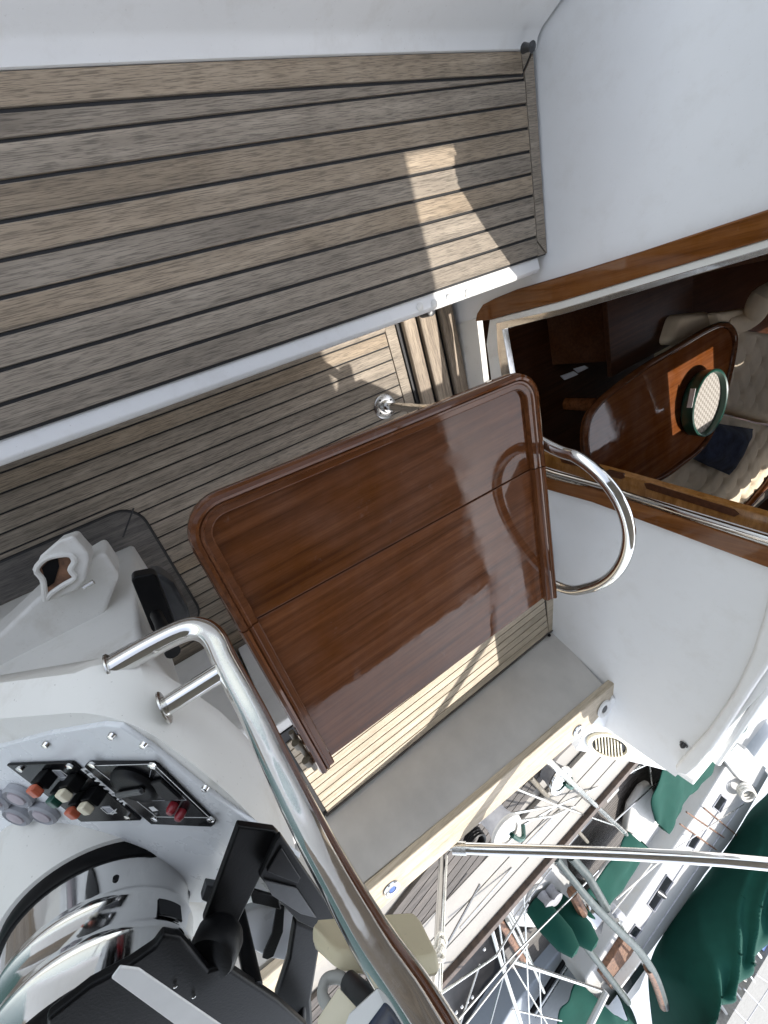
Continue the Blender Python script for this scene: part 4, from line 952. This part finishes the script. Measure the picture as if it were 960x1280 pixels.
# second boat: pale deck, white cabin, green boom cover
n2 = thing('sailing_boat', Z((800, 1150), 2.75), 'farther moored yacht with a long white cabin, dark windows and pale grey deck', 'boat')
H2 = 1.65
poly('deck', [(600, 1330), (640, 1262), (700, 1190), (760, 1105), (830, 1033), (905, 948), (960, 890), (1000, 920), (960, 1000), (900, 1100), (850, 1200), (800, 1330)], H2, .5, 'deckgrey', n2, .02)
poly('toe_rail', [(728, 1222), (745, 1195), (800, 1118), (850, 1048), (906, 956), (909, 958), (853, 1050), (803, 1120), (748, 1197), (731, 1225)], H2-.05, .06, 'rubber', n2)
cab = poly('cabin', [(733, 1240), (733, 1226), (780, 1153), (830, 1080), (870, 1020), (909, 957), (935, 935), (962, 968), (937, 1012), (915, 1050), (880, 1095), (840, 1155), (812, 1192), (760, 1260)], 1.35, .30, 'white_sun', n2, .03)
for px in ([(901, 995), (907, 1000), (900, 1014), (892.5, 1008)], [(867, 1044), (874, 1049), (867, 1060), (860, 1057)], [(832, 1097), (839, 1105), (819, 1136), (812, 1128)], [(794, 1157), (801, 1163), (794, 1172), (787, 1167)], [(775, 1176), (783, 1180), (779, 1192), (771, 1190)]):
    mx_, my_ = sum(p[0] for p in px)/4, sum(p[1] for p in px)/4; px = [(mx_+(p[0]-mx_)*1.2, my_+(p[1]-my_)*1.2) for p in px]
    bm = nb(); slab(bm, px, 1.345, .004); w_ = obj('window', bm, M['glass'], n2, .001)
    bm = nb(); P_ = [Z(p, 1.343) for p in px]; tube(bm, P_, .008, 6, True); obj('frame', bm, M['rubber'], w_)
bm = nb()
for a, b_ in (((757, 1230), (905, 1003)), ((790, 1205), (930, 1000))): tube(bm, [Z(a, 1.347), Z(b_, 1.347)], .008, 5)
obj('handrail', bm, M['rubber'], n2)
poly('hatch_board', [(752, 1220), (783, 1172), (795, 1184), (765, 1238)], 1.30, .1, 'rust', n2, .01)
poly('companion_hatch', [(775, 1236), (803, 1200), (810, 1210), (800, 1236), (785, 1255)], 1.22, .2, 'white_old', n2, .01)
poly('hatch_glass', [(778, 1236), (802, 1204), (807, 1211), (784, 1243)], 1.215, .004, 'glass', n2, .001)
poly('foredeck_panel', [(905, 950), (922, 930), (958, 960), (945, 985), (925, 975)], 1.30, .04, 'white_sun', n2, .01)
poly('cowl', [(771, 1146), (778, 1140), (784, 1146), (780, 1154), (773, 1152)], 1.28, .1, 'rubber', n2, .02)
bm = nb(); tube(bm, [Z((795, 1092), 1.5), Z((805, 1102), 1.45), Z((830, 1120), 1.32)], [.02, .05, .03], 10); obj('deck_block', bm, M['charcoal'], n2)
for a, b_ in (((915, 955), (945, 990)), ((880, 1010), (940, 1060)), ((858, 1015), (905, 1047)), ((850, 1030), (895, 1062))):
    line_t('strap', [(a, 1.33), (b_, 1.33)], .008, 'rust', n2)
bc = thing('boom_cover', Z((890, 1150), 1.2), 'large folded green boom cover over the farther yacht at the lower right', 'cover')
drape('cloth', [(1000, 935), (965, 985), (938, 1015), (915, 1050), (890, 1085), (858, 1128), (832, 1165), (814, 1200), (812, 1240), (822, 1330)], [(1040, 1010), (1010, 1070), (992, 1110), (975, 1142), (962, 1160), (948, 1185), (930, 1212), (905, 1247), (885, 1265), (850, 1330)], 1.35, .74, .7, .14, bc, nv=48, folds=.24, way=(-.85, 0, .35))
gc3 = thing('canvas_cover', Z((740, 1270), 1.3), 'green canvas cockpit cover with a white tube across it, at the bottom edge', 'cover', 'green canvas covers on the moored boats')
drape('cloth', [(727, 1232), (712, 1250), (700, 1275), (690, 1340)], [(770, 1238), (790, 1262), (792, 1290), (780, 1340)], 1.35, 1.35, .25, .05, gc3)
line_t('tube', [((758, 1240), .98), ((728, 1300), .96)], .022, 'white_sun', gc3)

# davit and guard wires
dv = thing('davit', Z((760, 1160), 1.3), 'curved grey davit arm with a rusty tip reaching toward the boom cover', 'davit')
bm = nb(); pts = cr([Z(p, h) for p, h in (((695, 1073), 1.15), ((735, 1123), 1.05), ((770, 1160), 1.0), ((800, 1190), .98), ((820, 1222), .98), ((832, 1258), 1.0))], 8); tube(bm, pts, [.021+.015*(i/len(pts)) for i in range(len(pts))], 14); obj('arm', bm, M['alu'], dv)
bm = nb(); pts2 = pts[-12:]; tube(bm, [p-Vector((.01, .02, .012)) for p in pts2], .036, 12); obj('wooden_tip', bm, M['rust'], dv)
line_t('strut', [((713, 1070), 1.2), ((735, 1095), 1.15), ((758, 1135), 1.08)], .03, 'alu', dv, 10)
line_t('strut', [((715, 1160), 1.3), ((785, 1252), 1.15)], .028, 'alu', dv, 10)
line_t('stay', [((772, 1150), 1.0), ((812, 1215), 1.2)], .012, 'steel_dull', dv)
om = thing('outboard_motor', Z((745, 1140), 1.4), 'silver outboard motor hung under the davit behind the white stern', 'outboard')
bm = nb(); c = Z((742, 1133), 1.30); lathe(bm, [(.05, -.2), (.11, -.1), (.13, .0), (.11, .08), (0, .10)], c, (.3, .1, 1), 20, 1.3); obj('cowling', bm, M['steel'], om)
poly('bracket', [(728, 1150), (745, 1135), (756, 1150), (752, 1168), (742, 1172)], 1.28, .12, 'charcoal', om, .01)
line_t('tiller', [((752, 1140), 1.2), ((765, 1158), 1.2)], .02, 'black', om)
line_t('clamp', [((728, 1140), 1.25), ((715, 1115), 1.3)], .04, 'rust', om)
gw = thing('guard_rail', Z((700, 1000), 1.2), 'thin steel stanchions and crossing guard wires outside the winches', 'guard rail')
line_t('stanchion', [((687, 952), .95), ((783, 1043), 1.25)], .015, 'steel_dull', gw)
line_t('stanchion', [((663, 972), 1.05), ((697, 1010), 1.15), ((734, 1052), 1.3)], .013, 'rust_tan', gw)
for P_ in ([((648, 987), .95), ((697, 1007), 1.05), ((772, 1033), 1.2)], [((812, 954), 1.2), ((697, 1007), 1.05), ((640, 1017), .95)], [((812, 956), 1.25), ((815, 984), 1.45)], [((765, 1030), 1.35), ((840, 960), 1.35)], [((697, 1007), 1.05), ((600, 1062), .97)], [((640, 1027), .95), ((690, 1020), 1.05), ((735, 1000), 1.15), ((800, 958), 1.2)], [((670, 1070), 1.1), ((720, 985), 1.15), ((760, 940), 1.2)], [((655, 1058), 1.08), ((700, 1012), 1.1)]):
    line_t('wire', P_, .0058, 'steel_dull', gw, 6)
pp = thing('pushpit_rail', Z((640, 1200), 1.4), 'steel stern rail with crossed wires above the dark water behind the white stern', 'guard rail')
for P_, r in (([((607, 1133), 1.3), ((626, 1201), 1.2), ((655, 1290), 1.1)], .013), ([((602, 1083), 1.25), ((645, 1155), 1.25), ((662, 1198), 1.3), ((680, 1240), 1.4)], .012), ([((640, 1201), 1.25), ((752, 1238), 1.2)], .013), ([((588, 1107), 1.15), ((618, 1130), 1.2), ((628, 1130), 1.2)], .010), ([((634, 1150), 1.2), ((664, 1205), 1.3)], .012)):
    bm = nb(); tube(bm, cr([Z(p, h) for p, h in P_], 5), r, 10); obj('rail', bm, M['steel_dull'], pp)
for P_ in ([((653, 1092), 1.2), ((657, 1160), 1.2), ((662, 1290), 1.2)], [((674, 1214), 1.3), ((677, 1290), 1.25)], [((560, 1290), 1.0), ((640, 1196), 1.1), ((748, 1088), 1.25)], [((575, 1290), 1.05), ((660, 1180), 1.15)], [((640, 1262), 1.2), ((702, 1276), 1.2)], [((575, 1160), 1.05), ((640, 1085), 1.1)], [((548, 1200), 1.0), ((600, 1105), 1.05)], [((770, 1125), 1.3), ((838, 1066), 1.3)], [((765, 1142), 1.3), ((815, 1080), 1.3)], [((480, 1290), .9), ((620, 1195), 1.1), ((660, 1130), 1.15)], [((610, 1290), 1.15), ((632, 1210), 1.2), ((622, 1140), 1.2)], [((640, 1150), 1.25), ((690, 1085), 1.25)], [((690, 1290), 1.3), ((640, 1205), 1.2)], [((600, 1205), 1.2), ((572, 1290), 1.1)], [((835, 1067), 1.3), ((930, 1005), 1.3)]):
    line_t('wire', P_, .0055, 'steel_dull', pp, 6)
line_t('line_and_reflection', [((738, 1150), 1.6), ((664, 1266), 1.6)], .02, 'black', pp)
line_t('line_and_reflection', [((742, 1156), 1.6), ((668, 1270), 1.6)], .016, 'steel_dull', pp)  # pale tube stands in for the reflection along the black line
hb = thing('dark_water_slab', Z((560, 1220), 2.0), 'black slab for shadowed water and dark hull, pale studs, low beside the own hull at the bottom', 'board')  # added slab, stands in for water in shadow and some dark hull
poly('slab', [(545, 1240), (560, 1212), (600, 1168), (640, 1130), (652, 1150), (650, 1200), (600, 1250), (565, 1330), (540, 1330)], 1.9, .15, 'hull_dark', hb, .01)
for px in ((590, 1246), (584, 1252), (577, 1258), (570, 1265), (605, 1186)): bm = nb(); lathe(bm, [(.016, 0), (.012, .012), (0, .014)], Z(px, 1.898), (0, 0, 1), 10); obj('stud', bm, M['letter'], hb)
bm = nb(); tube(bm, [Z((558, 1216), 1.6), Z((593, 1163), 1.6)], .03, 8); obj('wooden_edge', bm, M['teak_pale'], hb)

# far boats upper right and the quay
n3 = thing('motor_boat', Z((940, 900), 2.7), 'cluttered boat beyond the white rim with brown cockpit, ropes and pale hull bands', 'boat')
H3 = 2.0
for px, h, m_ in (([(895, 935), (925, 890), (1000, 960), (985, 1030), (930, 965)], H3, 'white_sun'), ([(905, 925), (925, 895), (940, 908), (922, 945)], H3-.06, 'rust'), ([(922, 890), (960, 845), (1010, 890), (1000, 950)], H3-.02, 'deckgrey'), ([(930, 900), (960, 930), (1000, 965), (1000, 940), (940, 885)], H3-.1, 'hull_dark'), ([(920, 893), (975, 830), (990, 840), (932, 905)], H3-.15, 'white_sun'), ([(940, 870), (960, 850), (1000, 880), (985, 905)], H3-.12, 'glass')):
    poly('deck_section', px, h, .15, m_, n3, .02)
line_t('rail', [((900, 925), 1.8), ((960, 902), 1.8)], .03, 'white_sun', n3)
line_t('rail', [((915, 905), 1.7), ((950, 865), 1.7)], .03, 'white_sun', n3)
ropes = thing('rope_pile', Z((940, 940), 1.85), 'tangle of black and blue ropes in the cockpit beyond the white rim', 'rope')
for m_, n in (('black', 5), ('rope_blue', 3)):
    for k in range(n):
        bm = nb(); c = (928+random.random()*30, 922+random.random()*38); pts = [Z((c[0]+(9+5*random.random())*math.cos(t*.8+k), c[1]+(7+3*random.random())*math.sin(t*.8)), 1.84-.01*t) for t in range(9)]
        tube(bm, cr(pts, 4), .035, 6); obj('rope', bm, M[m_], ropes)
rl = thing('coiled_rope', Z((925, 985), 1.3), 'pale coil of rope hanging over the white cabin edge by the boom cover', 'rope')
bm = nb(); tube(bm, cr([Z((930+9*math.cos(t*.9)+t*.3, 985+8*math.sin(t*.9)+t*.5), 1.3-.004*t) for t in range(22)], 3), .015, 6); obj('coil', bm, M['rope'], rl)
qy = tagged(bpy.data.objects.new('quay', None), kind='structure'); C.objects.link(qy)
def far(name, px, h, t, mat): bm = nb(); slab(bm, px, h, t); return obj(name, bm, M[mat], qy)
far('quay_slab', [(905, 1285), (932, 1240), (965, 1185), (1030, 1120), (1080, 1250), (1000, 1330), (890, 1330)], 1.9, .8, 'concrete')
for a, b_ in (((930, 1236), (955, 1262)), ((945, 1218), (985, 1245)), ((918, 1262), (938, 1282)), ((928, 1285), (990, 1190))): line_t('slab_joint', [(a, 1.895), (b_, 1.895)], .02, 'rubber', qy)
mo = thing('moored_dinghy', Z((910, 1240), 2.6), 'white cluttered dinghy rafts between the boom cover and the quay', 'boat')
poly('deck', [(862, 1290), (885, 1255), (925, 1205), (968, 1150), (990, 1165), (950, 1215), (915, 1275), (900, 1330)], 2.2, .3, 'white_old', mo, .02)
for k in range(26):
    t = k/26; cx, cy = 868+t*95+random.uniform(-4, 4), 1278-t*118+random.uniform(-6, 6); l = random.uniform(8, 24)
    line_t('spar', [((cx, cy), 2.1), ((cx+l*.7, cy+l), 2.1+random.uniform(-.3, .05))], random.uniform(.02, .05), random.choice(['hull_dark', 'white_sun', 'charcoal', 'rope', 'steel_dull']), mo, 6)
poly('blue_cover', [(948, 1180), (960, 1172), (975, 1186), (962, 1200)], 2.0, .1, 'blue', mo, .01)

# ================================================================== CAMERA, LIGHT, RENDER
cam = bpy.data.cameras.new('camera'); co_ = bpy.data.objects.new('camera', cam); C.objects.link(co_)
Rm = Matrix((RX, RY, RZ))                              # lens axes -> world
right, up, back = Rm @ Vector((1, 0, 0)), Rm @ Vector((0, -1, 0)), Rm @ Vector((0, 0, -1))
co_.matrix_world = Matrix.Translation((0, 0, EYE)) @ Matrix((right, up, back)).transposed().to_4x4()
cam.sensor_fit = 'VERTICAL'; cam.sensor_height = 36; cam.lens = FPX/1280*36; cam.clip_start = .02; cam.clip_end = 1000
sc = bpy.context.scene; sc.camera = co_
sdir = Vector((.46, .40, 1.0)).normalized()             # towards the sun
el = math.asin(sdir.z); az = math.atan2(sdir.x, sdir.y)
w = bpy.data.worlds.new('World'); sc.world = w; w.use_nodes = True
nt = w.node_tree; bg = nt.nodes['Background']; sky = nt.nodes.new('ShaderNodeTexSky'); sky.sky_type = 'NISHITA'; sky.sun_disc = False
sky.sun_elevation = el; sky.sun_rotation = az; sky.air_density = 1.0; sky.dust_density = 1.5
hs = nt.nodes.new('ShaderNodeHueSaturation'); hs.inputs['Saturation'].default_value = .42; nt.links.new(sky.outputs[0], hs.inputs['Color']); nt.links.new(hs.outputs[0], bg.inputs['Color']); bg.inputs['Strength'].default_value = .15
sl = bpy.data.lights.new('sun', 'SUN'); so = bpy.data.objects.new('sun', sl); C.objects.link(so)
sl.energy = 2.0; sl.angle = rad(.5); sl.color = (1, .955, .89)
so.rotation_euler = sdir.to_track_quat('Z', 'Y').to_euler(); so.location = (4, 4, 9)
sc.view_settings.view_transform = 'Standard'; sc.view_settings.look = 'None'; sc.view_settings.gamma = 1; sc.view_settings.exposure = 1.58
sc.cycles.max_bounces = 10; sc.cycles.diffuse_bounces = 5
